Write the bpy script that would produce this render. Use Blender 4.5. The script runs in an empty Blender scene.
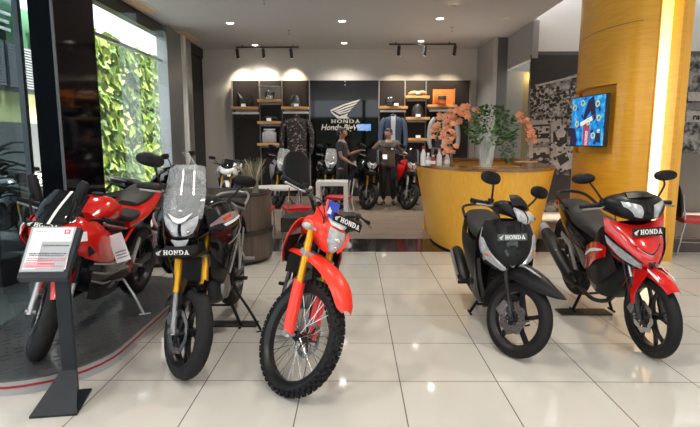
import bpy, bmesh, math, random
from mathutils import Vector, Matrix
random.seed(7)
R = math.radians
PI = math.pi
sc = bpy.context.scene
col = sc.collection

# ------------------------------------------------------------ camera, world, exposure
PITCH = math.atan(73/510); YAW = math.atan(4/510*math.cos(PITCH)); CAM_H = 1.5
cd = bpy.data.cameras.new('camera'); cam = bpy.data.objects.new('camera', cd); col.objects.link(cam)
cd.sensor_width = 36; cd.lens = 510/700*36; cd.clip_end = 200
cam.location = (0, 0, CAM_H); cam.rotation_euler = (PI/2-PITCH, 0, YAW)
sc.camera = cam
wd = bpy.data.worlds.new('overcast'); sc.world = wd; wd.use_nodes = True
wn = wd.node_tree
bg = wn.nodes['Background']
tc = wn.nodes.new('ShaderNodeTexCoord'); sx = wn.nodes.new('ShaderNodeSeparateXYZ'); rp = wn.nodes.new('ShaderNodeValToRGB')
wn.links.new(tc.outputs['Generated'], sx.inputs[0]); wn.links.new(sx.outputs['Z'], rp.inputs[0]); wn.links.new(rp.outputs[0], bg.inputs[0])
rp.color_ramp.elements[0].position = 0.0; rp.color_ramp.elements[0].color = (.80, .86, .92, 1)
rp.color_ramp.elements[1].position = 0.7; rp.color_ramp.elements[1].color = (1, 1, 1, 1)
bg.inputs['Strength'].default_value = 2.5
sc.view_settings.view_transform = 'Standard'; sc.view_settings.look = 'None'
sc.view_settings.gamma = 1; sc.view_settings.use_curve_mapping = False
sc.view_settings.exposure = 0.0
sc.cycles.use_denoising = True
sc.cycles.max_bounces = 8; sc.cycles.transparent_max_bounces = 16
sc.cycles.sample_clamp_indirect = 6
sun = bpy.data.lights.new('sun', 'SUN'); sun.energy = 42.0; sun.angle = R(12); sun.color = (1, .97, .9)
so = bpy.data.objects.new('sun', sun); col.objects.link(so); so.rotation_euler = (R(-6), R(16), 0); so.location = (-8, -3, 9)

# ------------------------------------------------------------ helpers: photo measure -> place
_fwd = Vector((-math.sin(YAW)*math.cos(PITCH), math.cos(YAW)*math.cos(PITCH), -math.sin(PITCH)))
_rt = Vector((math.cos(YAW), math.sin(YAW), 0)); _up = _rt.cross(_fwd)
def ray(u, v): return _fwd + _rt*((u-350)/510) - _up*((v-213.5)/510)
def aty(u, v, Y):
    r = ray(u, v); return Vector((0, 0, CAM_H)) + r*(Y/r.y)
def atz(u, v, Z=0.0):
    r = ray(u, v); return Vector((0, 0, CAM_H)) + r*((Z-CAM_H)/r.z)

# ------------------------------------------------------------ materials
def M(name, c, rough=.5, metal=0., coat=0., spec=.5, noise=0., nscale=30., bump=0., trans=0., alpha=1., emit=None, estr=0., ior=1.5):
    m = bpy.data.materials.new(name); m.use_nodes = True
    nt = m.node_tree; b = nt.nodes['Principled BSDF']
    if len(c) == 3: c = (*c, 1)
    b.inputs['Base Color'].default_value = c; b.inputs['Roughness'].default_value = rough
    b.inputs['Metallic'].default_value = metal; b.inputs['Coat Weight'].default_value = coat; b.inputs['Coat Roughness'].default_value = .05
    b.inputs['Specular IOR Level'].default_value = spec; b.inputs['Transmission Weight'].default_value = trans
    b.inputs['Alpha'].default_value = alpha; b.inputs['IOR'].default_value = ior
    if emit: b.inputs['Emission Color'].default_value = (*emit, 1); b.inputs['Emission Strength'].default_value = estr
    t = nt.nodes.new('ShaderNodeTexCoord'); n = nt.nodes.new('ShaderNodeTexNoise'); n.inputs['Scale'].default_value = nscale; n.inputs['Detail'].default_value = 4
    nt.links.new(t.outputs['Object'], n.inputs['Vector'])
    if noise > 0:
        mx = nt.nodes.new('ShaderNodeMixRGB'); mx.blend_type = 'MULTIPLY'; mx.inputs[0].default_value = noise
        mx.inputs[1].default_value = c; nt.links.new(n.outputs['Color'], mx.inputs[2]); 
        hs = nt.nodes.new('ShaderNodeHueSaturation'); hs.inputs['Saturation'].default_value = 0; hs.inputs['Value'].default_value = 1.8
        nt.links.new(n.outputs['Color'], hs.inputs['Color']); nt.links.new(hs.outputs[0], mx.inputs[2])
        nt.links.new(mx.outputs[0], b.inputs['Base Color'])
    mr = nt.nodes.new('ShaderNodeMapRange'); mr.inputs['To Min'].default_value = max(0, rough-.04); mr.inputs['To Max'].default_value = rough+.04
    nt.links.new(n.outputs['Fac'], mr.inputs['Value']); nt.links.new(mr.outputs[0], b.inputs['Roughness'])
    if bump > 0:
        bp = nt.nodes.new('ShaderNodeBump'); bp.inputs['Strength'].default_value = bump; bp.inputs['Distance'].default_value = .01
        nt.links.new(n.outputs['Fac'], bp.inputs['Height']); nt.links.new(bp.outputs[0], b.inputs['Normal'])
    return m
def emis(name, c, s):
    m = bpy.data.materials.new(name); m.use_nodes = True; nt = m.node_tree; b = nt.nodes['Principled BSDF']
    b.inputs['Base Color'].default_value = (*c, 1); b.inputs['Emission Color'].default_value = (*c, 1); b.inputs['Emission Strength'].default_value = s
    return m
def glassmat(name, c=(1, 1, 1), a=.15, rough=.02, tint=None, ior=1.5):
    """thin pane: transparent mixed with a glossy coat by fresnel"""
    m = bpy.data.materials.new(name); m.use_nodes = True; nt = m.node_tree; nt.nodes.clear()
    o = nt.nodes.new('ShaderNodeOutputMaterial'); tr = nt.nodes.new('ShaderNodeBsdfTransparent'); tr.inputs[0].default_value = (*(tint or (1, 1, 1)), 1)
    df = nt.nodes.new('ShaderNodeBsdfDiffuse'); df.inputs[0].default_value = (*c, 1)
    gl = nt.nodes.new('ShaderNodeBsdfGlossy'); gl.inputs['Roughness'].default_value = rough
    fr = nt.nodes.new('ShaderNodeFresnel'); fr.inputs[0].default_value = ior
    m1 = nt.nodes.new('ShaderNodeMixShader'); m1.inputs[0].default_value = a
    m2 = nt.nodes.new('ShaderNodeMixShader')
    nt.links.new(tr.outputs[0], m1.inputs[1]); nt.links.new(df.outputs[0], m1.inputs[2])
    ge = nt.nodes.new('ShaderNodeNewGeometry'); sb = nt.nodes.new('ShaderNodeMath'); sb.operation = 'SUBTRACT'; sb.inputs[0].default_value = 1; nt.links.new(ge.outputs['Backfacing'], sb.inputs[1])
    ml = nt.nodes.new('ShaderNodeMath'); ml.operation = 'MULTIPLY'; nt.links.new(fr.outputs[0], ml.inputs[0]); nt.links.new(sb.outputs[0], ml.inputs[1])
    nt.links.new(ml.outputs[0], m2.inputs[0]); nt.links.new(m1.outputs[0], m2.inputs[1]); nt.links.new(gl.outputs[0], m2.inputs[2])
    nt.links.new(m2.outputs[0], o.inputs[0])
    return m
def wood(name, c1, c2, rough=.35, scale=(1, 1, 12), coat=.2, vert=False, n=3.):
    m = M(name, c1, rough, coat=coat); nt = m.node_tree; b = nt.nodes['Principled BSDF']
    t = nt.nodes.new('ShaderNodeTexCoord'); mp = nt.nodes.new('ShaderNodeMapping'); mp.inputs['Scale'].default_value = scale
    no = nt.nodes.new('ShaderNodeTexNoise'); no.inputs['Scale'].default_value = n; no.inputs['Detail'].default_value = 6; no.inputs['Distortion'].default_value = .6
    r = nt.nodes.new('ShaderNodeValToRGB'); r.color_ramp.elements[0].color = (*c1, 1); r.color_ramp.elements[1].color = (*c2, 1)
    r.color_ramp.elements[0].position = .35; r.color_ramp.elements[1].position = .65
    nt.links.new(t.outputs['Object'], mp.inputs[0]); nt.links.new(mp.outputs[0], no.inputs['Vector']); nt.links.new(no.outputs['Fac'], r.inputs[0]); nt.links.new(r.outputs[0], b.inputs['Base Color'])
    return m
def tiles(name, c1, c2, mortar, w, h, off, origin, rough, msize=.004, coat=0., vein=None):
    m = M(name, c1, rough, coat=coat); nt = m.node_tree; b = nt.nodes['Principled BSDF']
    t = nt.nodes.new('ShaderNodeTexCoord'); mp = nt.nodes.new('ShaderNodeMapping'); mp.inputs['Location'].default_value = (-origin[0], -origin[1], 0)
    br = nt.nodes.new('ShaderNodeTexBrick'); br.offset = off; br.squash = 1
    br.inputs['Scale'].default_value = 1; br.inputs['Brick Width'].default_value = w; br.inputs['Row Height'].default_value = h
    br.inputs['Mortar Size'].default_value = msize; br.inputs['Mortar Smooth'].default_value = .1
    br.inputs['Color1'].default_value = (*c1, 1); br.inputs['Color2'].default_value = (*c2, 1); br.inputs['Mortar'].default_value = (*mortar, 1)
    nt.links.new(t.outputs['Object'], mp.inputs[0]); nt.links.new(mp.outputs[0], br.inputs['Vector'])
    if vein:
        no = nt.nodes.new('ShaderNodeTexNoise'); no.inputs['Scale'].default_value = vein[1]; no.inputs['Detail'].default_value = 5; no.inputs['Distortion'].default_value = 1.2
        mp2 = nt.nodes.new('ShaderNodeMapping'); mp2.inputs['Scale'].default_value = vein[2]
        nt.links.new(t.outputs['Object'], mp2.inputs[0]); nt.links.new(mp2.outputs[0], no.inputs['Vector'])
        r = nt.nodes.new('ShaderNodeValToRGB'); r.color_ramp.elements[0].position = .3; r.color_ramp.elements[1].position = .7
        r.color_ramp.elements[0].color = (*[vein[0]]*3, 1); r.color_ramp.elements[1].color = (1, 1, 1, 1)
        mx = nt.nodes.new('ShaderNodeMixRGB'); mx.blend_type = 'MULTIPLY'; mx.inputs[0].default_value = 1
        nt.links.new(no.outputs['Fac'], r.inputs[0]); nt.links.new(br.outputs['Color'], mx.inputs[1]); nt.links.new(r.outputs[0], mx.inputs[2]); nt.links.new(mx.outputs[0], b.inputs['Base Color'])
    else: nt.links.new(br.outputs['Color'], b.inputs['Base Color'])
    return m

# ------------------------------------------------------------ mesh builder
def crom(p, k):
    """Catmull-Rom through p (list of Vector), k sub-steps"""
    if k <= 1 or len(p) < 3: return [Vector(q) for q in p]
    out = []
    for i in range(len(p)-1):
        a = p[i-1] if i > 0 else p[0]*2-p[1]; b = p[i]; c = p[i+1]; d = p[i+2] if i+2 < len(p) else p[-1]*2-p[-2]
        for j in range(k):
            t = j/k
            out.append(.5*((2*b)+(c-a)*t+(2*a-5*b+4*c-d)*t*t+(3*b-a-3*c+d)*t**3))
    out.append(Vector(p[-1])); return out
class MB:
    def __init__(s): s.v = []; s.f = []
    def add(s, vs, fs):
        o = len(s.v); s.v += [Vector(q) for q in vs]; s.f += [tuple(i+o for i in f) for f in fs]; return s
    def box(s, c, d, rot=None):
        c = Vector(c); h = Vector(d)/2; vs = [Vector((x*h.x, y*h.y, z*h.z)) for x in (-1, 1) for y in (-1, 1) for z in (-1, 1)]
        if rot is not None: vs = [rot @ q for q in vs]
        return s.add([q+c for q in vs], [(0, 1, 3, 2), (4, 6, 7, 5), (0, 4, 5, 1), (2, 3, 7, 6), (0, 2, 6, 4), (1, 5, 7, 3)])
    def tube(s, pts, r, n=8, k=1, cap=True):
        pts = [Vector(p) for p in pts]
        if not isinstance(r, (list, tuple)): r = [r]*len(pts)
        if k > 1 and len(pts) > 2:
            rr = [Vector((x, 0, 0)) for x in r]; r = [q.x for q in crom(rr, k)]; pts = crom(pts, k)
        elif k > 1: pass
        m = len(pts); vs = []; N = None
        for i, p in enumerate(pts):
            t = (pts[min(i+1, m-1)]-pts[max(i-1, 0)]).normalized()
            if N is None:
                N = t.orthogonal().normalized()
            else:
                N = (N - t*N.dot(t)); N = N.normalized() if N.length > 1e-6 else t.orthogonal().normalized()
            B = t.cross(N)
            for j in range(n):
                a = 2*PI*j/n; vs.append(p+(N*math.cos(a)+B*math.sin(a))*r[i])
        fs = [(i*n+j, i*n+(j+1) % n, (i+1)*n+(j+1) % n, (i+1)*n+j) for i in range(m-1) for j in range(n)]
        if cap: fs += [tuple(range(n-1, -1, -1)), tuple(range((m-1)*n, m*n))]
        return s.add(vs, fs)
    def loops(s, L, cap=True, close=False):
        """skin closed loops of equal length"""
        n = len(L[0]); vs = [q for l in L for q in l]
        m = len(L); fs = [(i*n+j, i*n+(j+1) % n, ((i+1) % m)*n+(j+1) % n, ((i+1) % m)*n+j) for i in range(m if close else m-1) for j in range(n)]
        if cap and not close: fs += [tuple(range(n-1, -1, -1)), tuple(range((m-1)*n, m*n))]
        return s.add(vs, fs)
    def loft(s, st, n=20, k=4, e=2.4, axis='x', cap=True):
        """stations (x, y, z, half_y, half_z): superellipse cross-sections along x (or along z / y)"""
        P = crom([Vector((a[0], a[1], a[2])) for a in st], k); Q = crom([Vector((a[3], a[4], 0)) for a in st], k)
        L = []
        for p, q in zip(P, Q):
            l = []
            for j in range(n):
                a = 2*PI*j/n; ca, sa = math.cos(a), math.sin(a)
                x = abs(ca)**(2/e)*(1 if ca >= 0 else -1)*max(q.x, .001); y = abs(sa)**(2/e)*(1 if sa >= 0 else -1)*max(q.y, .001)
                if axis == 'x': l.append(p+Vector((0, x, y)))
                elif axis == 'z': l.append(p+Vector((x, y, 0)))
                else: l.append(p+Vector((x, 0, y)))
            L.append(l)
        return s.loops(L, cap)
    def lathe(s, prof, c=(0, 0, 0), axis='y', n=32, close=False):
        """profile (radius, along axis)"""
        c = Vector(c); L = []
        for k in range(n):
            a = 2*PI*k/n; l = []
            for r, h in prof:
                if axis == 'y': l.append(c+Vector((r*math.cos(a), h, r*math.sin(a))))
                elif axis == 'z': l.append(c+Vector((r*math.cos(a), r*math.sin(a), h)))
                else: l.append(c+Vector((h, r*math.cos(a), r*math.sin(a))))
            L.append(l)
        m = len(prof); vs = [q for l in L for q in l]
        fs = [(i*m+j, i*m+j+1, ((i+1) % n)*m+j+1, ((i+1) % n)*m+j) for i in range(n) for j in range(m-1)]
        if close: fs += [(i*m+m-1, i*m, ((i+1) % n)*m, ((i+1) % n)*m+m-1) for i in range(n)]
        return s.add(vs, fs)
    def prism(s, poly, h0, h1, plane='xz', taper=0.):
        """polygon in a plane, extruded between h0 and h1 along the third axis"""
        def P(a, b, h): return {'xz': Vector((a, h, b)), 'xy': Vector((a, b, h)), 'yz': Vector((h, a, b))}[plane]
        n = len(poly); vs = [P(a, b, h0) for a, b in poly]+[P(a, b, h1) for a, b in poly]
        fs = [tuple(range(n-1, -1, -1)), tuple(range(n, 2*n))]+[(i, (i+1) % n, n+(i+1) % n, n+i) for i in range(n)]
        return s.add(vs, fs)
    def sheet(s, rows, th=.004, k=4, ku=None, smooth=True):
        """free-form panel through a grid of points, with thickness"""
        ku = ku or k
        rows = [crom([Vector(p) for p in r], ku) for r in rows]
        cols = [crom([r[j] for r in rows], k) for j in range(len(rows[0]))]
        m = len(cols[0]); w = len(cols); G = [[cols[j][i] for j in range(w)] for i in range(m)]
        vs = []; back = []
        for i in range(m):
            for j in range(w):
                a = G[min(i+1, m-1)][j]-G[max(i-1, 0)][j]; b = G[i][min(j+1, w-1)]-G[i][max(j-1, 0)]
                nn = a.cross(b); nn = nn.normalized() if nn.length > 1e-9 else Vector((0, 0, 1))
                vs.append(G[i][j]+nn*th/2); back.append(G[i][j]-nn*th/2)
        o = m*w; fs = []
        for i in range(m-1):
            for j in range(w-1):
                q = (i*w+j, i*w+j+1, (i+1)*w+j+1, (i+1)*w+j); fs.append(q[::-1]); fs.append(tuple(x+o for x in q))
        E = [(i*w, (i+1)*w) for i in range(m-1)]+[((m-1)*w+j, (m-1)*w+j+1) for j in range(w-1)]+[((i+1)*w+w-1, i*w+w-1) for i in range(m-1)]+[(j+1, j) for j in range(w-1)]
        fs += [(a, b, b+o, a+o) for a, b in E]
        return s.add(vs+back, fs)
    def sph(s, c, r, n=12, m=8):
        c = Vector(c); r = Vector(r) if not isinstance(r, (int, float)) else Vector((r, r, r))
        vs = [c+Vector((0, 0, r.z))]
        for i in range(1, m):
            t = PI*i/m
            for j in range(n):
                a = 2*PI*j/n; vs.append(c+Vector((r.x*math.sin(t)*math.cos(a), r.y*math.sin(t)*math.sin(a), r.z*math.cos(t))))
        vs.append(c-Vector((0, 0, r.z))); fs = [(0, 1+j, 1+(j+1) % n) for j in range(n)]
        for i in range(m-2): fs += [(1+i*n+j, 1+(i+1)*n+j, 1+(i+1)*n+(j+1) % n, 1+i*n+(j+1) % n) for j in range(n)]
        L = len(vs)-1; fs += [(L, L-n+(j+1) % n, L-n+j) for j in range(n)]
        return s.add(vs, fs)
    def mir(s):
        """mirror across y = 0, keeping both"""
        o = len(s.v); s.v += [Vector((q.x, -q.y, q.z)) for q in s.v]; s.f += [tuple(i+o for i in f[::-1]) for f in list(s.f)]; return s
    def xf(s, m): s.v = [m @ q for q in s.v]; return s
    def cat(s, b): return s.add(b.v, b.f)
    def mesh(s, name, mat, smooth=35):
        me = bpy.data.meshes.new(name); me.from_pydata([tuple(q) for q in s.v], [], s.f); me.validate()
        bm = bmesh.new(); bm.from_mesh(me); bmesh.ops.recalc_face_normals(bm, faces=bm.faces); bm.to_mesh(me); bm.free()
        if smooth:
            me.shade_smooth(); me.set_sharp_from_angle(angle=R(smooth))
        me.materials.append(mat); return me
    def build(s, name, mat, parent=None, smooth=35, bevel=0, at=None, rz=0, label=None):
        o = bpy.data.objects.new(name, s.mesh(name, mat, smooth)); col.objects.link(o)
        if parent is not None: o.parent = parent
        if at is not None: o.location = at
        if rz: o.rotation_euler.z = rz
        if bevel:
            b = o.modifiers.new('bevel', 'BEVEL'); b.width = bevel; b.segments = 2; b.limit_method = 'ANGLE'
        if label: o['label'] = label
        return o
def tag(o, label, cat=None, group=None, kind=None):
    if label: o['label'] = label
    if cat: o['category'] = cat
    if group: o['group'] = group
    if kind: o['kind'] = kind
    return o
def empty(name, loc, label, cat, group=None, rz=0):
    o = bpy.data.objects.new(name, None); col.objects.link(o); o.location = loc; o.rotation_euler.z = rz; o.empty_display_size = .1
    return tag(o, label, cat, group)
def struct(name, mb, mat, parent=None, smooth=0, bevel=0):
    o = mb.build(name, mat, parent, smooth=smooth, bevel=bevel)
    if parent is None: o['kind'] = 'structure'
    return o
def copy_tree(o, parent=None):
    c = o.copy(); col.objects.link(c)
    if parent is not None: c.parent = parent
    for ch in list(o.children): copy_tree(ch, c)
    return c
def lerp(a, b, t): return a+(b-a)*t

# ------------------------------------------------------------ lettering: wide slab-serif capitals as polygons, one cell per letter
def ring(cx, cy, ro, ri, a0=0, a1=360, n=20):
    q = []
    for i in range(n):
        t0 = R(lerp(a0, a1, i/n)); t1 = R(lerp(a0, a1, (i+1)/n))
        q.append([(cx+ro[0]*math.cos(t0), cy+ro[1]*math.sin(t0)), (cx+ro[0]*math.cos(t1), cy+ro[1]*math.sin(t1)), (cx+ri[0]*math.cos(t1), cy+ri[1]*math.sin(t1)), (cx+ri[0]*math.cos(t0), cy+ri[1]*math.sin(t0))])
    return q
def rc(x0, y0, x1, y1): return [(x0, y0), (x1, y0), (x1, y1), (x0, y1)]
GL = {
 'H': [rc(.12, 0, .34, 1), rc(.66, 0, .88, 1), rc(.3, .42, .7, .6), rc(.03, 0, .43, .13), rc(.57, 0, .97, .13), rc(.03, .87, .43, 1), rc(.57, .87, .97, 1)],
 'O': ring(.5, .5, (.47, .52), (.25, .36)),
 'N': [rc(.1, 0, .26, 1), rc(.74, 0, .9, 1), [(.06, 1), (.34, 1), (.9, 0), (.68, 0)], rc(.02, 0, .36, .12), rc(.02, .88, .3, 1), rc(.62, .88, .99, 1)],
 'D': [rc(.1, 0, .32, 1), rc(.02, 0, .5, .14), rc(.02, .86, .5, 1)]+ring(.46, .5, (.5, .5), (.26, .36), -90, 90, 14),
 'A': [[(.12, 0), (.3, 0), (.52, .8), (.44, 1)], [(.66, 0), (.9, 0), (.6, 1), (.42, 1)], rc(.26, .24, .74, .38), rc(.02, 0, .38, .12), rc(.58, 0, .99, .12)],
}
def letters(mb, word, o, ux, uz, w, h, th=.003, gap=.06):
    """word laid from o along ux (width w), up uz (height h)"""
    o = Vector(o); ux = Vector(ux).normalized(); uz = Vector(uz).normalized(); un = ux.cross(uz)
    cw = w/len(word)
    for i, ch in enumerate(word):
        for q in GL[ch]:
            P = [o+ux*((i+gap/2+x*(1-gap))*cw)+uz*(y*h) for x, y in q]; n = len(P)
            mb.add([p-un*th*.2 for p in P]+[p+un*th for p in P], [tuple(range(n-1, -1, -1)), tuple(range(n, 2*n))]+[(a, (a+1) % n, n+(a+1) % n, n+a) for a in range(n)])
    return mb
def wing(mb, o, ux, uz, w, h, th=.003):
    """spread bird wing of five feathers"""
    o = Vector(o); ux = Vector(ux).normalized(); uz = Vector(uz).normalized(); un = ux.cross(uz)
    fe = [[(.0, .42), (.04, .47), (.45, .74), (1, 1), (.93, .88), (.45, .66), (.10, .40), (.06, .37)],
          [(.12, .36), (.15, .40), (.48, .61), (.91, .84), (.83, .71), (.48, .53), (.20, .35)],
          [(.19, .30), (.22, .34), (.50, .48), (.81, .66), (.73, .54), (.48, .40), (.27, .28)],
          [(.25, .24), (.28, .28), (.50, .35), (.71, .48), (.63, .36), (.48, .28), (.34, .22)],
          [(0, .38), (.06, .35), (.30, .10), (.60, .28), (.54, .14), (.64, 0), (.24, 0)]]
    for q in fe:
        P = [o+ux*(x*w)+uz*(y*h) for x, y in q]; n = len(P)
        mb.add([p-un*th*.2 for p in P]+[p+un*th for p in P], [tuple(range(n-1, -1, -1)), tuple(range(n, 2*n))]+[(a, (a+1) % n, n+(a+1) % n, n+a) for a in range(n)])
    return mb
def text(body, mat, parent, loc, rot, size, extrude=.001, shear=0, bold=0, name='lettering', align='LEFT', sx=1.0):
    c = bpy.data.curves.new(name, 'FONT'); c.body = body; c.size = size; c.extrude = extrude; c.shear = shear; c.offset = bold; c.align_x = align; c.resolution_u = 3
    tmp = bpy.data.objects.new(name, c); col.objects.link(tmp); bpy.context.view_layer.update()
    me = bpy.data.meshes.new_from_object(tmp); bpy.data.objects.remove(tmp); bpy.data.curves.remove(c); me.materials.clear(); me.materials.append(mat)
    o = bpy.data.objects.new(name, me); col.objects.link(o); o.location = loc; o.rotation_euler = rot; o.scale.x = sx
    if parent is not None: o.parent = parent
    return o
# ------------------------------------------------------------ palette
CZ = 3.9            # ceiling height
m_tile = tiles('beige_tile', (.63, .61, .56), (.61, .59, .54), (.15, .13, .11), .61, .61, 0, (.29, 3.03), .055, .0035, 0., (.90, 1.3, (1, .5, 1)))
m_dtile = tiles('dark_tile', (.022, .018, .016), (.020, .017, .015), (.07, .06, .055), .61, .61, 0, (.29, 6.79), .12, .0035)
m_plank = tiles('plank_floor', (.25, .19, .145), (.33, .26, .205), (.06, .045, .035), 1.3, .16, .37, (0, 0), .33, .003, 0., (.6, 2.5, (1, 9, 1)))
m_ceil = M('ceiling_paint', (.50, .515, .52), .45, noise=.05)
m_wall = M('wall_paint_warm_grey', (.58, .55, .52), .8, noise=.04)
m_wallw = M('wall_paint_white', (.74, .72, .70), .75)
m_dgrey = M('wall_paint_dark_grey', (.10, .10, .10), .6)
m_bulk = M('bulkhead_grey', (.32, .32, .315), .7)
m_lgrey = M('pilaster_light_grey', (.36, .355, .35), .6)
m_black = M('black_gloss_panel', (.003, .003, .005), .06, spec=.12)
m_blackm = M('black_satin', (.012, .012, .013), .45)
m_chrome = M('brushed_steel', (.62, .62, .63), .22, metal=1)
m_alu = M('aluminium', (.32, .33, .34), .4, metal=.8)
m_glass = glassmat('window_glass', (.8, .9, .95), .03, ior=1.3)
m_tint = glassmat('tinted_glass', (.5, .6, .65), .03, tint=(.42, .48, .50), ior=1.35)
m_fin = glassmat('glass_fin', (.75, .92, .95), .16)
m_unit = M('charcoal_display_panel', (.026, .022, .021), .5, spec=.2)
m_oak = wood('oak_veneer', (.90, .44, .04), (.96, .52, .07), .38, (14, 14, .7), .15)
m_oakh = wood('oak_veneer_panel', (.80, .38, .025), (.90, .46, .045), .34, (1.2, 1.2, 16), .2)
m_oakd = wood('dark_oak_top', (.20, .085, .03), (.28, .13, .05), .18, (1, 10, 10), .3)
m_shelf = wood('shelf_wood', (.58, .30, .10), (.70, .38, .14), .45, (1, 10, 10), 0)
m_wenge = wood('wenge_laminate', (.060, .042, .034), (.105, .078, .064), .35, (14, 14, .6), .1)
m_wenged = M('wenge_dark_band', (.018, .015, .014), .3)
m_white = M('white_lacquer', (.78, .77, .77), .35)
m_lamp = emis('lamp_diffuser', (1, .93, .78), 14)
m_cream = M('cream_plastic', (.70, .66, .56), .5)
m_strip = emis('light_strip', (1, .80, .22), 2.0)
_nt = m_strip.node_tree; _t = _nt.nodes.new('ShaderNodeTexCoord'); _sx = _nt.nodes.new('ShaderNodeSeparateXYZ'); _r = _nt.nodes.new('ShaderNodeValToRGB'); _mr = _nt.nodes.new('ShaderNodeMapRange')
_mr.inputs['From Max'].default_value = 4.6; _r.color_ramp.elements[0].position = .45; _r.color_ramp.elements[0].color = (1, .90, .62, 1); _r.color_ramp.elements[1].position = .72; _r.color_ramp.elements[1].color = (1, .72, .06, 1)
_nt.links.new(_t.outputs['Object'], _sx.inputs[0]); _nt.links.new(_sx.outputs['Z'], _mr.inputs['Value']); _nt.links.new(_mr.outputs[0], _r.inputs[0]); _nt.links.new(_r.outputs[0], _nt.nodes['Principled BSDF'].inputs['Emission Color'])
m_paper = M('paper', (.82, .82, .84), .5)
m_red = M('red_vinyl', (.62, .012, .018), .32, coat=.2)

# ------------------------------------------------------------ floor
struct('floor', MB().box((1.5, 1.4, -.05), (12.4, 10.8, .1)), m_tile)
struct('floor', MB().box((1.5, 7.27, -.05), (12.4, .94, .1)), m_dtile)
struct('floor', MB().box((1.5, 10.92, -.05), (12.4, 6.36, .1)), m_plank)
# ------------------------------------------------------------ ceiling, soffit over the windows, raised ceiling at the right
XL = -4.05; XE = 3.62
struct('ceiling', MB().box(((XL-.3+XE)/2, 5.1, CZ+.1), (XE-XL+.3, 18.2, .2)), m_ceil)
struct('ceiling', MB().box((5.9, 3.2, CZ+.75), (4.6, 14.4, .1)), m_wallw)
struct('trim_1', MB().box((XE+.02, 2.6, CZ+.45), (.06, 13.2, .9)), m_wallw)
struct('trim_2', MB().box((XL-.05, 9.4, CZ-.12), (.16, 9.2, .24)), m_blackm)
# ------------------------------------------------------------ walls
YB = 14.0
struct('wall_back', MB().box((-.35, YB+.1, 2.0), (7.9, .2, 4.2)), m_wall)
# pilaster and passage at the right of the back wall
struct('wall_right', MB().box((3.32, 13.2, CZ/2), (.10, 1.6, CZ)), m_lgrey)
struct('wall_right', MB().box((3.46, 12.92, CZ/2), (.34, .9, CZ)), m_dgrey)
struct('wall_right', MB().box((XE+.06, 11.7, 3.53), (.12, 1.9, .74)), m_bulk)
struct('wall_right', MB().box((8.2, 3.2, 2.3), (.1, 14.4, 4.7)), m_wallw)
struct('wall_back', MB().box((6.0, 10.95, 4.0), (4.6, .3, 1.4)), m_wallw)
struct('wall_back', MB().box((6.0, 10.95, 1.65), (4.6, .3, 3.3)), m_dgrey)
struct('wall_back', MB().box((4.6, 14.1, 2.0), (2.4, .2, 4.2)), m_dgrey)
struct('wall_left', MB().box((XL-.1, 13.4, CZ/2), (.2, 1.3, CZ)), m_black)
struct('wall_left', MB().box((XL+.0, 12.55, CZ/2), (.22, .35, CZ)), m_chrome)
struct('wall_left', MB().box((XL+.0, 12.2, CZ/2), (.26, .12, CZ)), m_white)
struct('wall_left', MB().box((XL-.02, 11.6, CZ/2), (.22, .9, CZ)), m_alu)
# passage: lit ochre niche seen under the bulkhead
struct('wall_passage', MB().box((4.75, 13.2, 1.6), (1.1, .1, 3.2)), M('ochre_wall', (.09, .065, .02), .5))
struct('wall_passage', MB().box((3.95, 13.1, 1.6), (.54, .1, 3.2)), m_dgrey)
_l = bpy.data.lights.new('passage_lamp', 'POINT'); _l.energy = 30; _l.color = (1, .75, .25); _l.shadow_soft_size = .05
_o = bpy.data.objects.new('passage_lamp', _l); col.objects.link(_o); _o.location = (4.5, 12.9, 3.1)
# black column by the glass front
c_ = aty(64, 160, 4.7).x
struct('wall_left', MB().box((c_-.11, 5.07, 1.95), (.22, .74, 3.9)), m_black)
struct('trim_3', MB().box((c_-.005, 4.695, 1.95), (.018, .02, 3.9)), m_alu)
a_ = Vector((c_-.20, 5.42, 1.95)); b_ = Vector((XL-.05, 7.15, 1.95)); d_ = b_-a_
struct('wall_left', MB().box((a_+b_)/2, (d_.length, .12, 3.9), Matrix.Rotation(math.atan2(d_.y, d_.x), 3, 'Z')), m_black)

# ------------------------------------------------------------ windows on the left
def pane(name, x0, y0, x1, y1, z0, z1, mat, th=.012, parent=None):
    d = Vector((x1-x0, y1-y0, 0)); L = d.length; mb = MB().box((0, 0, 0), (L, th, z1-z0))
    o = mb.build(name, mat, parent, smooth=0); o.location = ((x0+x1)/2, (y0+y1)/2, (z0+z1)/2); o.rotation_euler.z = math.atan2(d.y, d.x); return o
w1 = pane('window_1', -3.02, 4.78, -2.40, 2.9, .06, 3.9, m_tint); w1['kind'] = 'structure'
f = MB()
f.box((-3.03, 4.76, 1.95), (.05, .05, 3.9)); f.box((0, 0, 0), (0, 0, 0))
o = f.build('window_frame', m_alu, None, smooth=0); o['kind'] = 'structure'
o = pane('window_frame', -3.02, 4.78, -2.40, 2.9, 0, .06, m_alu, .07); o['kind'] = 'structure'
w1b = pane('window_1', -2.40, 2.9, -2.40, -4.0, .0, 3.9, m_glass); w1b['kind'] = 'structure'
ys = [7.15, 8.6, 9.9, 11.15]
for i in range(3):
    o = pane('window_%d' % (i+2), XL-.06, ys[i], XL-.06, ys[i+1], .0, CZ-.24, m_glass); o['kind'] = 'structure'
o = MB().box((XL-.06, 9.15, 3.18), (.05, 4.0, .05)).build('window_frame', m_alu, None, smooth=0); o['kind'] = 'structure'
# glass fins that stiffen the window wall
for y in (9.1, 10.5):
    o = MB().box((XL+.15, y, CZ/2-.12), (.32, .02, CZ-.24)).build('window_fin', m_fin, None, smooth=0); o['kind'] = 'structure'

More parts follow.
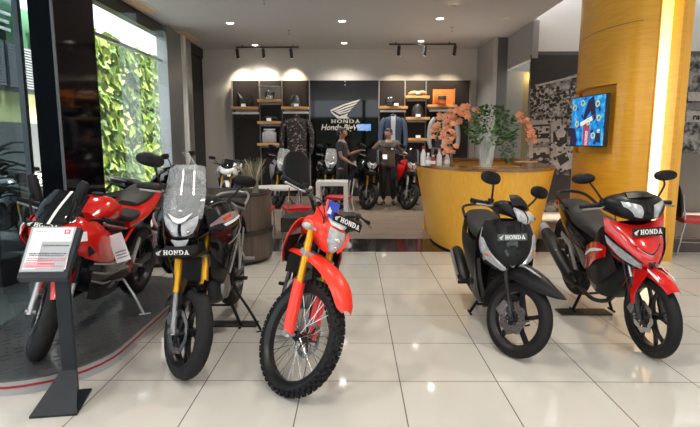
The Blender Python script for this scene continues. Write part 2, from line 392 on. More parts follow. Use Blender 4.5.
# ------------------------------------------------------------ front of the showroom (behind the camera): posts of the glass front
for x in (-2.5, .6, 3.6, 7.9):
    struct('wall_front', MB().box((x, -4.0, 1.95), (.2, .2, 3.9)), m_blackm)

# ------------------------------------------------------------ outside: paving, ivy wall, canopy, opposite building
m_pave = tiles('paving', (.50, .51, .52), (.46, .47, .48), (.2, .2, .2), .6, .6, 0, (0, 0), .6)
struct('ground_outside', MB().box((-12, 17.4, -.12), (19.2, 17.2, .12)), m_pave)
struct('ground_outside', MB().box((-12, -5.6, -.12), (19.2, 28.8, .12)), M('dark_asphalt', (.05, .052, .055), .6, noise=.4))
struct('ground_outside', MB().box((6, -16, -.12), (20, 24, .12)), m_pave)

# hedge-like block behind the camera, added to darken what glossy surfaces reflect
# ------------------------------------------------------------ greenery outside
def leafmat(name, c1, c2):
    m = M(name, c1, .5); nt = m.node_tree; b = nt.nodes['Principled BSDF']
    g = nt.nodes.new('ShaderNodeNewGeometry'); r = nt.nodes.new('ShaderNodeValToRGB'); r.color_ramp.elements[0].color = (*c1, 1); r.color_ramp.elements[1].color = (*c2, 1)
    nt.links.new(g.outputs['Random Per Island'], r.inputs[0]); nt.links.new(r.outputs[0], b.inputs['Base Color'])
    b.inputs['Subsurface Weight'].default_value = 0
    t = nt.nodes.new('ShaderNodeBsdfTranslucent'); nt.links.new(r.outputs[0], t.inputs[0]); mx = nt.nodes.new('ShaderNodeMixShader'); mx.inputs[0].default_value = .4
    out = nt.nodes['Material Output']; nt.links.new(b.outputs[0], mx.inputs[1]); nt.links.new(t.outputs[0], mx.inputs[2]); nt.links.new(mx.outputs[0], out.inputs[0])
    return m
m_ivy = leafmat('ivy_leaf', (.035, .10, .012), (.30, .40, .07))
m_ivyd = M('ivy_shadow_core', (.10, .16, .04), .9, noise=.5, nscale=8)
def ivy(name, x, y0, y1, z0, z1, n, lab, s=.17):
    rnd = random.Random(3); mb = MB()
    for _ in range(n):
        p = Vector((x+rnd.uniform(.0, .30), rnd.uniform(y0, y1), rnd.uniform(z0, z1)))
        n_ = Vector((1, rnd.uniform(-.8, .8), rnd.uniform(-.4, .9))).normalized(); t = n_.orthogonal().normalized(); b = n_.cross(t); a = rnd.uniform(0, 6.28)
        u = (t*math.cos(a)+b*math.sin(a))*s*rnd.uniform(.6, 1.3); w = n_.cross(u)*.75
        mb.add([p-u, p+w*.8-u*.2+n_*.01, p+u, p-w*.8-u*.2+n_*.01], [(0, 1, 2, 3)])
    r = mb.build(name, m_ivy, None, smooth=0)
    tag(r, lab, 'ivy', kind='stuff'); return r
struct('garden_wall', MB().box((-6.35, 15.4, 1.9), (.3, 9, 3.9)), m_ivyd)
ivy('wall_ivy', -6.14, 11.0, 19.8, .0, 3.95, 6500, 'bright green climbing ivy covering the garden wall outside the windows')
m_can = M('pale_canopy', (.80, .84, .78), .7)
# building with horizontal white louvres, seen through the near glass
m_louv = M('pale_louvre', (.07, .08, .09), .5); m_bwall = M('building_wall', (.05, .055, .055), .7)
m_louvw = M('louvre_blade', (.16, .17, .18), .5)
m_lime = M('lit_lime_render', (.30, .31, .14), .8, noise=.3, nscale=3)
b = empty('neighbour_building', (-11.5, 18.0, 0), 'low neighbouring building with pale louvred windows seen through the near glass', 'building')
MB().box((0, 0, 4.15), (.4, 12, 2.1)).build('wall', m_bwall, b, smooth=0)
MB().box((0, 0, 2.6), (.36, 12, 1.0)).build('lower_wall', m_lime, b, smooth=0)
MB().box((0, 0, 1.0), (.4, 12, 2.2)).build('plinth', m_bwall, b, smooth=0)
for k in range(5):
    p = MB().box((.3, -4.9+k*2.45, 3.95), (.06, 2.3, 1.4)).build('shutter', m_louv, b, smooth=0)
    s = MB()
    for j in range(15): s.box((.36, -4.9+k*2.45, 3.28+j*.09), (.05, 2.26, .045))
    s.build('louvre', m_louvw, p, smooth=0)
a = empty('shop_awning', (-5.3, 8.0, 3.35), 'dark green awning with pale writing outside the near glass', 'awning')
m_grn = M('green_canvas', (.012, .08, .035), .7)
MB().sheet([[(-.9, y, .5) for y in (-2.2, -1, 0, 1, 2.2)], [(-.1, y, .25+.03*math.sin(y*3)) for y in (-2.2, -1, 0, 1, 2.2)], [(0, y, -.35+.04*math.sin(y*4)) for y in (-2.2, -1, 0, 1, 2.2)]], .02, 3).build('canvas', m_grn, a)
for y in (-1.2, -.2, .8):
    for z, l in ((.04, .55), (-.08, .45), (-.19, .5)): MB().box((.06, y, z), (.02, l, .045)).build('writing_line', m_white, a, smooth=0)
# dark potted palms
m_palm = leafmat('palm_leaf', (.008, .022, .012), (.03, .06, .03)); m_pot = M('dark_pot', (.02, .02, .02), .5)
def palm(x, y, h, n, lab, seed, fl=1.):
    rnd = random.Random(seed); r = empty('potted_palm', (x, y, -.06), lab, 'plant', 'dark palms outside the near glass')
    MB().lathe([(0, 0), (.16, 0), (.22, .35), (.2, .36), (.0, .33)], axis='z', n=20).build('pot', m_pot, r)
    MB().tube([(0, 0, .3), (.02, .01, .7), (0, .03, h*.72)], .03, 8, 3).build('stem', m_pot, r)
    mb = MB()
    for i in range(n):
        a = rnd.uniform(0, 6.28); L = rnd.uniform(.5, .95)*fl; el = rnd.uniform(.1, 1.3); z0 = h*rnd.uniform(.45, .78)
        d = Vector((math.cos(a), math.sin(a), 0)); pts = []
        for j in range(6):
            t = j/5; pts.append(Vector((0, 0, z0))+d*L*t*math.cos(el*(1-t*.3))+Vector((0, 0, L*t*math.sin(el)-.55*L*t*t)))
        sd = d.cross(Vector((0, 0, 1)))
        rows = [[p-sd*w, p+Vector((0, 0, .01)), p+sd*w] for p, w in zip(pts, (.012, .035, .045, .04, .025, .004))]
        mb.sheet(rows, .003, 1)
    mb.build('fronds', m_palm, r, smooth=60)
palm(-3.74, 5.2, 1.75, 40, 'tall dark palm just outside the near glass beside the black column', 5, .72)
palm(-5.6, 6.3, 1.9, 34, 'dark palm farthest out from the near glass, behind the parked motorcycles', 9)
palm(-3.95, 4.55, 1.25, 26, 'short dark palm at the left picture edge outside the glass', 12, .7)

m_block_leaf = leafmat('light_block_leaf', (.02, .05, .015), (.08, .14, .04))
hd = MB().box((3, -12, 1.6), (26, 1.2, 3.3)); rnd = random.Random(8)
hg = hd.build('hedge_light_block', M('light_block_core', (.02, .03, .015), .9), None, smooth=0); tag(hg, 'unseen hedge-like block added behind the camera to darken reflections', 'hedge', kind='structure')  # unseen block, added so glossy black panels reflect something dark
# ------------------------------------------------------------ ceiling fixtures
LAMPW = 70
def downlight(x, y, z, lab, w=LAMPW, r=.09):
    t = empty('ceiling_downlight', (x, y, z), lab, 'ceiling light', 'round recessed downlights')
    MB().lathe([(r*.78, -.004), (r, -.012), (r*1.1, 0), (r*.78, 0)], axis='z', n=24, close=True).build('trim_ring', m_white, t)
    MB().lathe([(.0001, -.003), (r*.78, -.003)], axis='z', n=24).build('diffuser', m_lamp, t, smooth=0)
    l = bpy.data.lights.new('downlight_beam', 'SPOT'); l.energy = w; l.color = (1, .91, .80); l.spot_size = R(130); l.spot_blend = .7; l.shadow_soft_size = .07
    o = bpy.data.objects.new('downlight_beam', l); col.objects.link(o); o.location = (0, 0, -.05); o.parent = t
    return t
DL = [((230, 23), 'round downlight in the ceiling, nearest on the left by the air slots'), ((342, 21), 'round downlight at the middle of the ceiling, nearer of the middle pair'),
      ((344, 43), 'round downlight at the middle of the ceiling just before the display wall'), ((255, 45), 'round downlight just above the left track of spotlights'),
      ((440, 18.5), 'round downlight right of centre, between the large disc and the right track'), ((421, 41), 'round downlight just above the right track of spotlights')]
for (u, v), lab in DL:
    p = atz(u, v, CZ); downlight(p.x, p.y, CZ, lab, 180)
for x in (-2.6, .0, 2.4):  # out-of-view rows repeating the visible downlights, added to light the front
    for y in (1.5, 4.9):
        o = downlight(x, y, CZ, 'unseen round downlight added to light the front row of motorcycles', 150)
p = atz(572, 15, CZ+.7); downlight(p.x, p.y, CZ+.7, 'round downlight in the raised white ceiling beside the wooden column', 90)
downlight(6.3, 6.5, CZ+.7, 'unseen round downlight added to light the front row of motorcycles', 160)  # one more added lamp, out of view
for (u, v), r, lab in (((454, 3), .12, 'large cream disc on the ceiling near the top picture edge'), ((506, 18), .07, 'small cream smoke detector near the ceiling edge')):
    p = atz(u, v, CZ); t = empty('smoke_detector', (p.x, p.y, CZ), lab, 'smoke detector')
    MB().lathe([(.0001, -.05), (r*.5, -.05), (r*.6, -.03), (r*.95, -.025), (r, 0)], axis='z', n=24).build('housing', m_cream, t)
    MB().lathe([(r*.2, -.052), (r*.35, -.052), (r*.35, -.048)], axis='z', n=16).build('sensor_ring', m_alu, t)
for (u, v), lab in (((289, 32), 'thin sprinkler head left of the middle downlights'), ((452, 29), 'thin sprinkler head right of the middle downlights'), ((264, 1), 'thin sprinkler head at the top picture edge')):
    p = atz(u, v, CZ-.04); t = empty('ceiling_sprinkler', (p.x, p.y, CZ), lab, 'sprinkler')
    MB().lathe([(.0001, -.012), (.03, -.01), (.035, 0)], axis='z', n=16).build('escutcheon', m_alu, t)
    MB().tube([(0, 0, 0), (0, 0, -.09)], .008, 8).lathe([(.0001, -.092), (.022, -.092), (.022, -.088), (.0001, -.088)], axis='z', n=12).build('nozzle', m_chrome, t)
# slot diffusers
for (u0, v0, u1, v1), lab in (((133, 0, 150, 12), 'long brass-coloured air slot in the ceiling, nearer one above the windows'), ((176, 31, 196, 41), 'long brass-coloured air slot in the ceiling, farther one above the windows')):
    a, b_ = atz(u0, v0, CZ), atz(u1, v1, CZ); L = abs(b_.y-a.y)
    t = empty('air_diffuser', ((a.x+b_.x)/2, (a.y+b_.y)/2, CZ), lab, 'air vent', 'slot air diffusers')
    MB().box((0, 0, -.005), (.30, L, .012)).build('frame', m_cream, t, smooth=0)
    for k in range(4): MB().box((-.10+k*.067, 0, -.015), (.018, L*.97, .012)).build('slat', m_shelf, t, smooth=0)
# track lights
def track(u0, u1, v, spots, lab):
    a, b_ = atz(u0, v, CZ-.06), atz(u1, v, CZ-.06); L = b_.x-a.x; cx = (a.x+b_.x)/2; cy = a.y
    t = empty('track_light', (cx, cy, CZ), lab, 'track light', 'black ceiling tracks with spotlights')
    MB().box((0, 0, -.055), (L, .04, .035)).build('track', m_blackm, t, smooth=0)
    for x in (-L*.4, L*.4): MB().tube([(x, 0, 0), (x, 0, -.04)], .012, 8).build('bracket', m_blackm, t)
    for us in spots:
        x = aty(us, v, cy).x-cx
        h = MB().tube([(x, 0, -.06), (x, 0, -.12)], .012, 8).tube([(x, -.03, -.10), (x, .09, -.30)], .042, 14).build('spot_head', m_blackm, t)
        MB().tube([(x, .091, -.302), (x, .0925, -.305)], .036, 14).build('lens', m_lamp, h)
        l = bpy.data.lights.new('spot_beam', 'SPOT'); l.energy = 90; l.color = (1, .80, .55); l.spot_size = R(70); l.spot_blend = .8; l.shadow_soft_size = .03
        o = bpy.data.objects.new('spot_beam', l); col.objects.link(o); o.parent = t; o.location = (x, .1, -.33); o.rotation_euler = (R(38), 0, 0)
track(236, 299, 47.5, (237, 263, 291), 'black ceiling track with three spotlights above the left shelf wall')
track(389, 456, 44.5, (399, 425, 455), 'black ceiling track with three spotlights above the right shelf wall')

# ------------------------------------------------------------ display wall at the back: panels, logo board, shelves
YU = 13.8
def X(u, v=120, Y=YU-.1): return aty(u, v, Y).x
def Z(v, u=350, Y=YU-.1): return aty(u, v, Y).z
def display_unit(us, lab):
    x0, x1 = X(us[0]), X(us[-1]); zt = Z(80); t = empty('display_wall_unit', ((x0+x1)/2, YU, 0), lab, 'display unit', 'charcoal display wall units')
    cx = (x0+x1)/2
    MB().box((0, .06, zt/2), (x1-x0, .10, zt)).build('back_panel', m_unit, t, smooth=0)
    for u in us:
        MB().box((X(u)-cx, -.015, zt/2), (.028, .05, zt)).build('upright', M('upright_grey', (.22, .22, .22), .4), t, smooth=0)
    return t
display_unit((232, 259.5, 282, 309.5), 'tall charcoal display wall left of the winged logo board')
display_unit((379, 405, 426, 470), 'tall charcoal display wall right of the winged logo board')
def shelf(u0, u1, v, lab, d=.34):
    x0, x1 = X(u0, v, YU-d), X(u1, v, YU-d); z = Z(v, 350, YU-d)
    t = empty('wall_shelf', ((x0+x1)/2, YU-.05, z), lab, 'shelf', 'wooden shelves on the charcoal display walls')
    MB().box((0, -d/2+.03, -.035), (x1-x0, d-.06, .07)).build('board', m_shelf, t, smooth=0, bevel=.004)
    MB().box((0, -.012, -.10), (x1-x0-.1, .02, .05)).build('back_rail', m_alu, t, smooth=0)
    return (x0+x1)/2, YU-.05-d/2, z+.001, x1-x0
def hang_rail(u0, u1, v, lab):
    x0, x1 = X(u0), X(u1); z = Z(v); t = empty('hanging_rail', ((x0+x1)/2, YU-.03, z), lab, 'clothes rail', 'white garment rails')
    MB().box((0, -.24, 0), (x1-x0, .03, .05)).build('rail', m_white, t, smooth=0)
    for s in (-1, 1): MB().box((s*(x1-x0)*.46, -.11, 0), (.03, .24, .03)).build('arm', m_white, t, smooth=0)
    return (x0+x1)/2, YU-.27, z-.03
S = {}
S['l1'] = shelf(231, 258, 106.5, 'upper wooden shelf at far left holding the two-peaked black item')
S['m1'] = shelf(257, 281, 99, 'highest wooden shelf of the left display wall with a helmet box')
S['m2'] = shelf(257, 281, 121, 'middle wooden shelf of the left display wall under the helmet box')
S['m3'] = shelf(257, 281, 143, 'lowest wooden shelf of the left display wall')
S['r1'] = shelf(281, 308, 106.5, 'upper wooden shelf left of the logo board holding a dark round cap')
S['a1'] = shelf(380, 408, 106, 'upper wooden shelf right of the logo board holding a black helmet')
S['b1'] = shelf(406, 430, 95.5, 'highest wooden shelf of the right display wall with a flat brown item')
S['b2'] = shelf(406, 430, 117, 'middle shelf of the right display wall holding a dark hood')
S['b3'] = shelf(406, 430, 138, 'lowest shelf of the right display wall, nearly empty')
S['c1'] = shelf(428, 457, 104.5, 'right-hand upper shelf holding a boxed orange helmet')
R1 = hang_rail(234, 260, 113.5, 'white garment rail under the far left shelf')
R2 = hang_rail(284, 309, 113, 'white garment rail carrying the patterned dark jacket')
R3 = hang_rail(380, 405, 111.5, 'white garment rail carrying the blue and white jersey')
R4 = hang_rail(429, 455, 111, 'pale garment rail carrying the black and grey riding jacket')
# logo board
x0, x1 = X(310), X(378.5); zt = Z(80); t = empty('logo_board', ((x0+x1)/2, YU, 0), 'glossy black logo board with silver wing between the shelf walls', 'sign')
MB().box((0, .05, zt/2), (x1-x0, .12, zt)).build('glossy_panel', M('black_mirror_glass', (.003, .003, .004), .03, spec=.55), t, smooth=0)
cx = (x0+x1)/2
m_silver = M('silver_letters', (.70, .67, .63), .4, metal=.2)
def B(u, v): return Vector((X(u)-cx, -.02, Z(v)))
wg = wing(MB(), B(330, 118.5), (1, 0, 0), (0, 0, 1), X(360.5)-X(330), Z(99)-Z(118.5), .02).build('wing_logo', m_silver, t, smooth=0)
letters(MB(), 'HONDA', B(330.5, 123), (1, 0, 0), (0, 0, 1), X(360.5)-X(330.5), Z(119.3)-Z(123), .02).build('lettering', m_silver, t, smooth=0)
p0 = B(357.5, 130.5); p1 = B(371, 124)
MB().box(((p0.x+p1.x)/2, -.018, (p0.z+p1.z)/2), (p1.x-p0.x, .01, p1.z-p0.z)).build('blue_panel', emis('blue_emissive_panel', (.10, .30, .75), .8), t, smooth=0)  # flat blue rectangle given its own emission
q = B(320.5, 130); text('Honda BigWing', m_silver, t, (q.x, -.03, q.z), (PI/2, 0, 0), .215, .004, .25, .004, sx=.93)
for v in (81, 84.5):
    MB().lathe([(.0001, 0), (.02, 0), (.02, .02)], c=(X(345)-cx, -.03, Z(v)), n=12).build('fixing_stud', m_chrome, t)

# ------------------------------------------------------------ goods on the shelves
m_hblack = M('helmet_black', (.015, .015, .017), .12, coat=.6); m_visor = M('visor_smoke', (.05, .05, .06), .05, coat=.8)
m_hwhite = M('helmet_white', (.75, .74, .72), .2, coat=.5); m_horange = M('helmet_orange', (.70, .13, .02), .3, coat=.4)
m_tagw = emis('card_white', (.9, .75, .5), .0)
def helmet(x, y, z, mat, lab, s=1., rz=0):
    t = empty('helmet', (x, y, z), lab, 'helmet', None, rz)
    mb = MB(); L = []
    for zz, ry, rx, off in ((0, .105, .125, .01), (.04, .125, .145, .0), (.10, .135, .155, .0), (.17, .132, .15, 0), (.22, .11, .125, .0), (.255, .07, .08, .005), (.268, .02, .02, .01)):
        L.append((0, off*s, zz*s, ry*s, rx*s))
    mb.loft(L, 24, 3, 2.1, 'z').build('shell', mat, t)
    rows = [[(math.sin(a)*.137*s, -math.cos(a)*.158*s, zz*s) for a in (-1.1, -.55, 0, .55, 1.1)] for zz in (.10, .145, .19)]
    MB().sheet(rows, .01, 3).build('visor', m_visor, t)
    rows = [[(math.sin(a)*.12*s, -math.cos(a)*.165*s-.01, zz*s) for a in (-.9, -.45, 0, .45, .9)] for zz in (.02, .05, .08)]
    MB().sheet(rows, .012, 2).build('chin_bar', mat, t)
    return t
def card(k, dx=0, lab='small white price card', y=-.145):
    x, yy, z, w = S[k]; t = empty('price_card', (x+dx, yy+y, z), lab, 'price card', 'price cards on the shelf edges')
    MB().box((0, 0, .035), (.12, .006, .07), Matrix.Rotation(R(-12), 3, 'X')).build('card', m_paper, t, smooth=0)
    MB().box((0, .02, .004), (.12, .05, .006)).build('foot', m_paper, t, smooth=0)
x, y, z, w = S['m1']
bx = empty('helmet_box', (x, y, z), 'clear-fronted box with a chrome helmet inside on the highest left shelf', 'box')
MB().box((0, .11, .17), (w*.86, .02, .34)).build('back_panel', M('grey_card', (.35, .33, .31), .7), bx, smooth=0)
MB().box((0, 0, .33), (w*.86, .22, .012)).build('lid', m_white, bx, smooth=0)
helmet(x, y-.02, z, M('chrome_helmet', (.5, .48, .42), .12, metal=.9), 'silver chrome helmet in the clear box on the highest left shelf', .95, .4)
x, y, z, w = S['a1']; helmet(x-.1, y, z, m_hblack, 'glossy black helmet on the shelf right of the logo board', 1.0, .3)
MB().lathe([(.0001, .27), (.05, .262), (.10, .2), (.12, .08), (.125, 0)], axis='z', n=20)
x, y, z, w = S['c1']
bx = empty('helmet_box', (x, y, z), 'orange-printed open box behind the orange helmet on the right shelf', 'box')
MB().box((.05, .12, .2), (w*.72, .02, .40)).build('back_panel', M('orange_card', (.65, .22, .05), .6, noise=.7, nscale=9), bx, smooth=0)
MB().box((.05+w*.35, 0, .2), (.012, .24, .40)).build('side_panel', M('orange_card_side', (.55, .2, .06), .6), bx, smooth=0)
helmet(x-.05, y-.04, z, m_horange, 'bright orange helmet on the right-hand upper shelf', 1.1, .5)
# two-peaked black pair of gauntlets standing
x, y, z, w = S['l1']
t = empty('riding_gloves', (x, y, z), 'pair of black riding gauntlets standing with two pointed tips at far left', 'gloves')
for s in (-1, 1):
    MB().loft([(s*.10, 0, 0, .10, .05), (s*.11, 0, .12, .11, .07), (s*.13, 0, .22, .08, .06), (s*.17, 0, .30, .045, .04), (s*.20, 0, .38, .01, .01)], 16, 3, 2, 'z').build('glove', m_blackm, t)
def cap(k, lab, s=1., mat=m_blackm):
    x, y, z, w = S[k]; t = empty('dark_hood', (x, y, z), lab, 'head cover')
    MB().loft([(0, 0, 0, .15*s, .10), (0, 0, .10*s, .15*s, .11), (0, .01, .20*s, .12*s, .10), (0, .02, .29*s, .07*s, .07), (0, .02, .33*s, .01, .01)], 18, 3, 2.2, 'z').build('crown', mat, t)
    MB().sheet([[(-.10*s, -.10, .02), (0, -.125, .03), (.10*s, -.10, .02)], [(-.08*s, -.105, .10*s), (0, -.13, .12*s), (.08*s, -.105, .10*s)], [(-.02*s, -.10, .16*s), (0, -.115, .17*s), (.02*s, -.10, .16*s)]], .01, 3).build('opening', m_visor, t)
cap('r1', 'dark rounded head cover with a pale card before it, left of the logo board')
cap('b2', 'dark pointed hood standing on the middle shelf of the right display wall', 1.15)
def lump(k, lab, mat, name='folded_garment', dx=0, w_=.2, h=.1):
    x, y, z, w = S[k]; t = empty(name, (x+dx, y, z), lab, 'goods')
    MB().loft([(-w_, 0, h*.3, .08, h*.3), (-w_*.5, 0, h*.5, .11, h*.5), (0, 0, h*.45, .12, h*.45), (w_*.6, 0, h*.55, .10, h*.5), (w_, 0, h*.4, .05, h*.25)], 16, 3).build('body', mat, t)
    MB().box((0, -.12, h*.4), (w_*.4, .01, h*.35)).build('label_patch', m_paper, t, smooth=0)
lump('m2', 'small dark folded item on the middle left shelf', m_blackm, h=.13)
lump('b1', 'flat brown shoe-like item on the highest right display shelf', M('tan_leather', (.42, .26, .15), .5), 'leather_glove', w_=.24, h=.13)
x, y, z, w = S['m3']
t = empty('boxed_parts', (x, y, z), 'clear bag of silver parts on the lowest left shelf', 'goods')
MB().loft([(-.18, 0, .14, .08, .14), (0, 0, .17, .1, .17), (.18, 0, .14, .08, .14)], 16, 3, 4).build('clear_bag', M('silver_bag', (.45, .45, .46), .3, noise=.8, nscale=25), t)
MB().box((0, 0, .35), (.3, .05, .04)).build('header_card', m_paper, t, smooth=0)
card('l1', -.02, 'white price card under the two-pointed gauntlets'); card('m1', 0, 'white price card before the chrome helmet'); card('m2', 0, 'white price card on the middle left shelf')
card('r1', .05, 'pale price card before the round head cover'); card('a1', .05, 'white price card before the glossy black helmet')
card('b2', 0, 'white price card before the pointed hood'); card('b3', 0, 'white price card alone on the lowest right shelf')

# ------------------------------------------------------------ garments on hangers
def cloth(name, base, spot, sc_=9, th=.55):
    m = M(name, base, .75); nt = m.node_tree; b = nt.nodes['Principled BSDF']; t = nt.nodes.new('ShaderNodeTexCoord')
    n = nt.nodes.new('ShaderNodeTexNoise'); n.inputs['Scale'].default_value = sc_; n.inputs['Detail'].default_value = 3
    r = nt.nodes.new('ShaderNodeValToRGB'); r.color_ramp.interpolation = 'CONSTANT'; r.color_ramp.elements[0].color = (*base, 1); r.color_ramp.elements[1].color = (*spot, 1); r.color_ramp.elements[1].position = th
    nt.links.new(t.outputs['Object'], n.inputs['Vector']); nt.links.new(n.outputs['Fac'], r.inputs[0]); nt.links.new(r.outputs[0], b.inputs['Base Color']); return m
def jacket(x, y, z, w, h, mats, lab, open_=0, rz=0, name='riding_jacket'):
    """z = height of the hanger hook"""
    t = empty(name, (x, y, z), lab, 'jacket', None, rz)
    mt, ms, mi = mats; zt = -.16
    MB().loft([(0, 0, zt+.02, .07, .05), (0, 0, zt-.03, w*.36, .075), (0, 0, zt-.12, w*.42, .10), (0, 0, zt-h*.45, w*.38, .10), (0, 0, zt-h*.8, w*.37, .10), (0, 0, zt-h, w*.40, .10)], 24, 3, 2.6, 'z').build('torso', mt, t)
    for s in (-1, 1):
        MB().tube([(s*w*.33, 0, zt-.05), (s*w*.47, -.01, zt-.18), (s*w*.54, -.02, zt-h*.45), (s*w*.55, -.05, zt-h*.72), (s*w*.50, -.07, zt-h*.92)], [.07, .075, .068, .06, .045], 12, 3).build('sleeve', ms, t)
    MB().sheet([[(-.05, -.09, zt+.03), (0, -.10, zt+.0), (.05, -.09, zt+.03)], [(-.06, -.112, zt-.1), (0, -.118, zt-.1), (.06, -.112, zt-.1)], [(-.05, -.116, zt-h*.5), (0, -.120, zt-h*.5), (.05, -.116, zt-h*.5)], [(-.07, -.112, zt-h*.9), (0, -.116, zt-h*.9), (.07, -.112, zt-h*.9)]], .012, 2).build('front_placket', mi, t)
    MB().tube([(-.06, 0, zt+.02), (-.04, -.05, zt+.05), (.04, -.05, zt+.05), (.06, 0, zt+.02), (.03, .05, zt+.04), (-.03, .05, zt+.04), (-.06, 0, zt+.02)], .025, 8, 2).build('collar', ms, t)
    MB().tube([(0, 0, zt+.04), (0, 0, -.05), (.03, 0, -.02), (.02, 0, .02), (-.01, 0, .02)], .006, 6, 3).build('hanger_hook', m_chrome, t)
    return t
jacket(X(299, 150, R2[1])-.05, R2[1], R2[2]+.04, .72, 1.0, (cloth('floral_cloth', (.02, .018, .02), (.26, .18, .18), 14, .60),)*2+(cloth('floral_cloth_b', (.03, .02, .02), (.35, .26, .26), 20, .58),), 'dark jacket with pale pinkish pattern hanging left of the logo board')
jacket(R3[0]+.0, R3[1], R3[2]+.04, .60, .95, (M('navy_cloth', (.03, .05, .10), .7), M('navy_cloth_sleeve', (.05, .08, .14), .7), M('pale_panel', (.45, .50, .55), .7)), 'navy jersey with a pale front panel hanging behind the brown-shirted person')
jacket(R4[0]+.02, R4[1], R4[2]+.04, .68, .90, (M('jacket_black', (.015, .016, .018), .6), M('jacket_grey_sleeve', (.30, .31, .32), .6), M('jacket_white_stripe', (.55, .56, .56), .6)), 'black riding jacket with pale grey sleeves hanging above the counter')
t = empty('clothes_hanger', (X(244), R1[1], R1[2]+.04), 'empty black clothes hanger under the far left shelf', 'hanger')
MB().tube([(-.14, 0, -.14), (0, 0, -.07), (.14, 0, -.14)], .008, 6).build('bar', m_blackm, t)
MB().tube([(0, 0, -.07), (0, 0, -.02), (.03, 0, 0), (.02, 0, .03)], .005, 6, 2).build('hook', m_chrome, t)
# ------------------------------------------------------------ wooden service counter (curved front, narrowing to the floor)
def arc(cx, cy, a, b, n=28, t0=0, t1=180): return [(cx+a*math.cos(R(lerp(t0, t1, i/n))), cy-b*math.sin(R(lerp(t0, t1, i/n)))) for i in range(n+1)]
ct = empty('service_counter', (1.88, 7.6, 0), 'curved honey-coloured wooden service counter that narrows towards the floor', 'counter')
def band(za, zb, fa, fb, mat, name, th=.04, n=36, parent=ct, ext=.35):
    """curved wall: (a, b) half axes at the bottom and the top"""
    L = []
    def prof(a, b):
        p = [(a, ext)]+[(a*math.cos(R(t)), -b*math.sin(R(t))) for t in [180*i/n for i in range(n+1)]]+[(-a, ext)]
        return p
    A = prof(*fa); Bt = prof(*fb); rows = []
    for k in range(5):
        t = k/4; rows.append([(lerp(p[0], q[0], t), lerp(p[1], q[1], t), lerp(za, zb, t)) for p, q in zip(A, Bt)])
    return MB().sheet(rows, th, 1).build(name, mat, parent)
band(0, .12, (.66, 1.25), (.68, 1.28), m_blackm, 'plinth', ext=.2)
band(.03, 1.13, (.69, 1.30), (.90, 1.50), m_oak, 'front_panel')
top = [(p[0], p[1]) for p in [(.93, .4)]+[(.93*math.cos(R(5*i)), -1.53*math.sin(R(5*i))) for i in range(37)]+[(-.93, .4)]+[(-.55, .4)]+[(.55*math.cos(R(180-7.5*i)), -1.12*math.sin(R(180-7.5*i))) for i in range(25)]+[(.55, .4)]]
tp = MB().prism(top, 1.125, 1.165, 'xy').build('counter_top', m_oakd, ct, smooth=0)
MB().prism([(.62, .4)]+[(.62*math.cos(R(10*i)), -1.18*math.sin(R(10*i))) for i in range(19)]+[(-.62, .4)], .76, .80, 'xy').build('work_surface', m_oakd, ct, smooth=0)
# back wing of the counter, with shelf pieces seen over the top
MB().box((.05, .95, .59), (1.5, .06, 1.18)).build('rear_panel', m_oak, ct, smooth=0)
MB().box((.05, .92, 1.19), (1.6, .22, .04)).build('rear_top', m_oakd, ct, smooth=0)

# bottles and small bits on the counter
m_clear = glassmat('clear_glass', (.85, .9, .9), .30)
def bottle(x, y, h, mat, capm, lab, r=.035):
    t = empty('bottle', (x, y, 1.166), lab, 'bottle', 'small bottles at the left end of the counter')
    MB().lathe([(.0001, 0), (r, 0), (r, h*.6), (r*.45, h*.78), (r*.4, h*.85)], axis='z', n=16).build('body', mat, t)
    MB().lathe([(.0001, h), (r*.5, h), (r*.5, h*.84)], axis='z', n=12).build('cap', capm, t)
    MB().lathe([(r*1.02, h*.15), (r*1.02, h*.45)], axis='z', n=16).build('label_band', m_paper, t)
m_bred = M('bottle_red', (.45, .03, .03), .35); m_bsil = M('bottle_silver', (.5, .5, .5), .3, metal=.5)
def onc(u, v=166): p = atz(u, v, 1.166); return p.x, p.y
for u, h, a, b, lab in ((423, .26, m_white, m_bred, 'white bottle with red cap nearest the counter left end'), (428, .17, m_bsil, m_white, 'silver bottle standing second from the counter left end'),
                       (433, .14, m_bred, m_white, 'short red bottle standing third from the counter left end'), (439, .22, m_white, m_bsil, 'tall pale bottle before the hanging black jacket'),
                       (447, .18, m_bsil, m_bred, 'silver bottle with red cap right of the tall pale bottle')):
    x, y = onc(u, 165.5); bottle(x, y, h, a, b, lab)
x, y = onc(443, 163.5)
t = empty('wire_display_rack', (x, y+.12, 1.166), 'small metal display rack among the bottles on the counter', 'rack')
for s in (-1, 1):
    for q in (-1, 1): MB().tube([(s*.14, q*.06, 0), (s*.14, q*.06, .24)], .005, 6).build('upright', m_chrome, t)
for z in (.02, .12, .22): MB().tube([(-.14, -.06, z), (.14, -.06, z), (.14, .06, z), (-.14, .06, z), (-.14, -.06, z)], .004, 6).build('wire_ring', m_chrome, t)

# glass vase with orchids and leaves
x, y = onc(490, 167); y += .2
vs = empty('glass_vase', (x, y, 1.166), 'tall clear ribbed glass vase on the wooden counter', 'vase')
prof = [(.0001, .006), (.075, .006), (.085, .05), (.095, .2), (.125, .36), (.145, .42)]
mb = MB(); n = 40; L = []
for r, h in prof[1:]: L.append([Vector((r*(1+.05*math.cos(10*2*PI*j/n))*math.cos(2*PI*j/n), r*(1+.05*math.cos(10*2*PI*j/n))*math.sin(2*PI*j/n), h)) for j in range(n)])
MB().loops(L, cap=False).build('body', m_clear, vs)
MB().lathe([(.0001, .002), (.09, .002), (.08, .03), (.0001, .04)], axis='z', n=24).build('base', m_clear, vs)
m_peb = M('pebbles', (.62, .55, .42), .6)
rnd = random.Random(4); mb = MB()
for i in range(60): mb.sph((rnd.uniform(-.05, .05), rnd.uniform(-.05, .05), .03+rnd.uniform(0, .05)), .014, 6, 4)
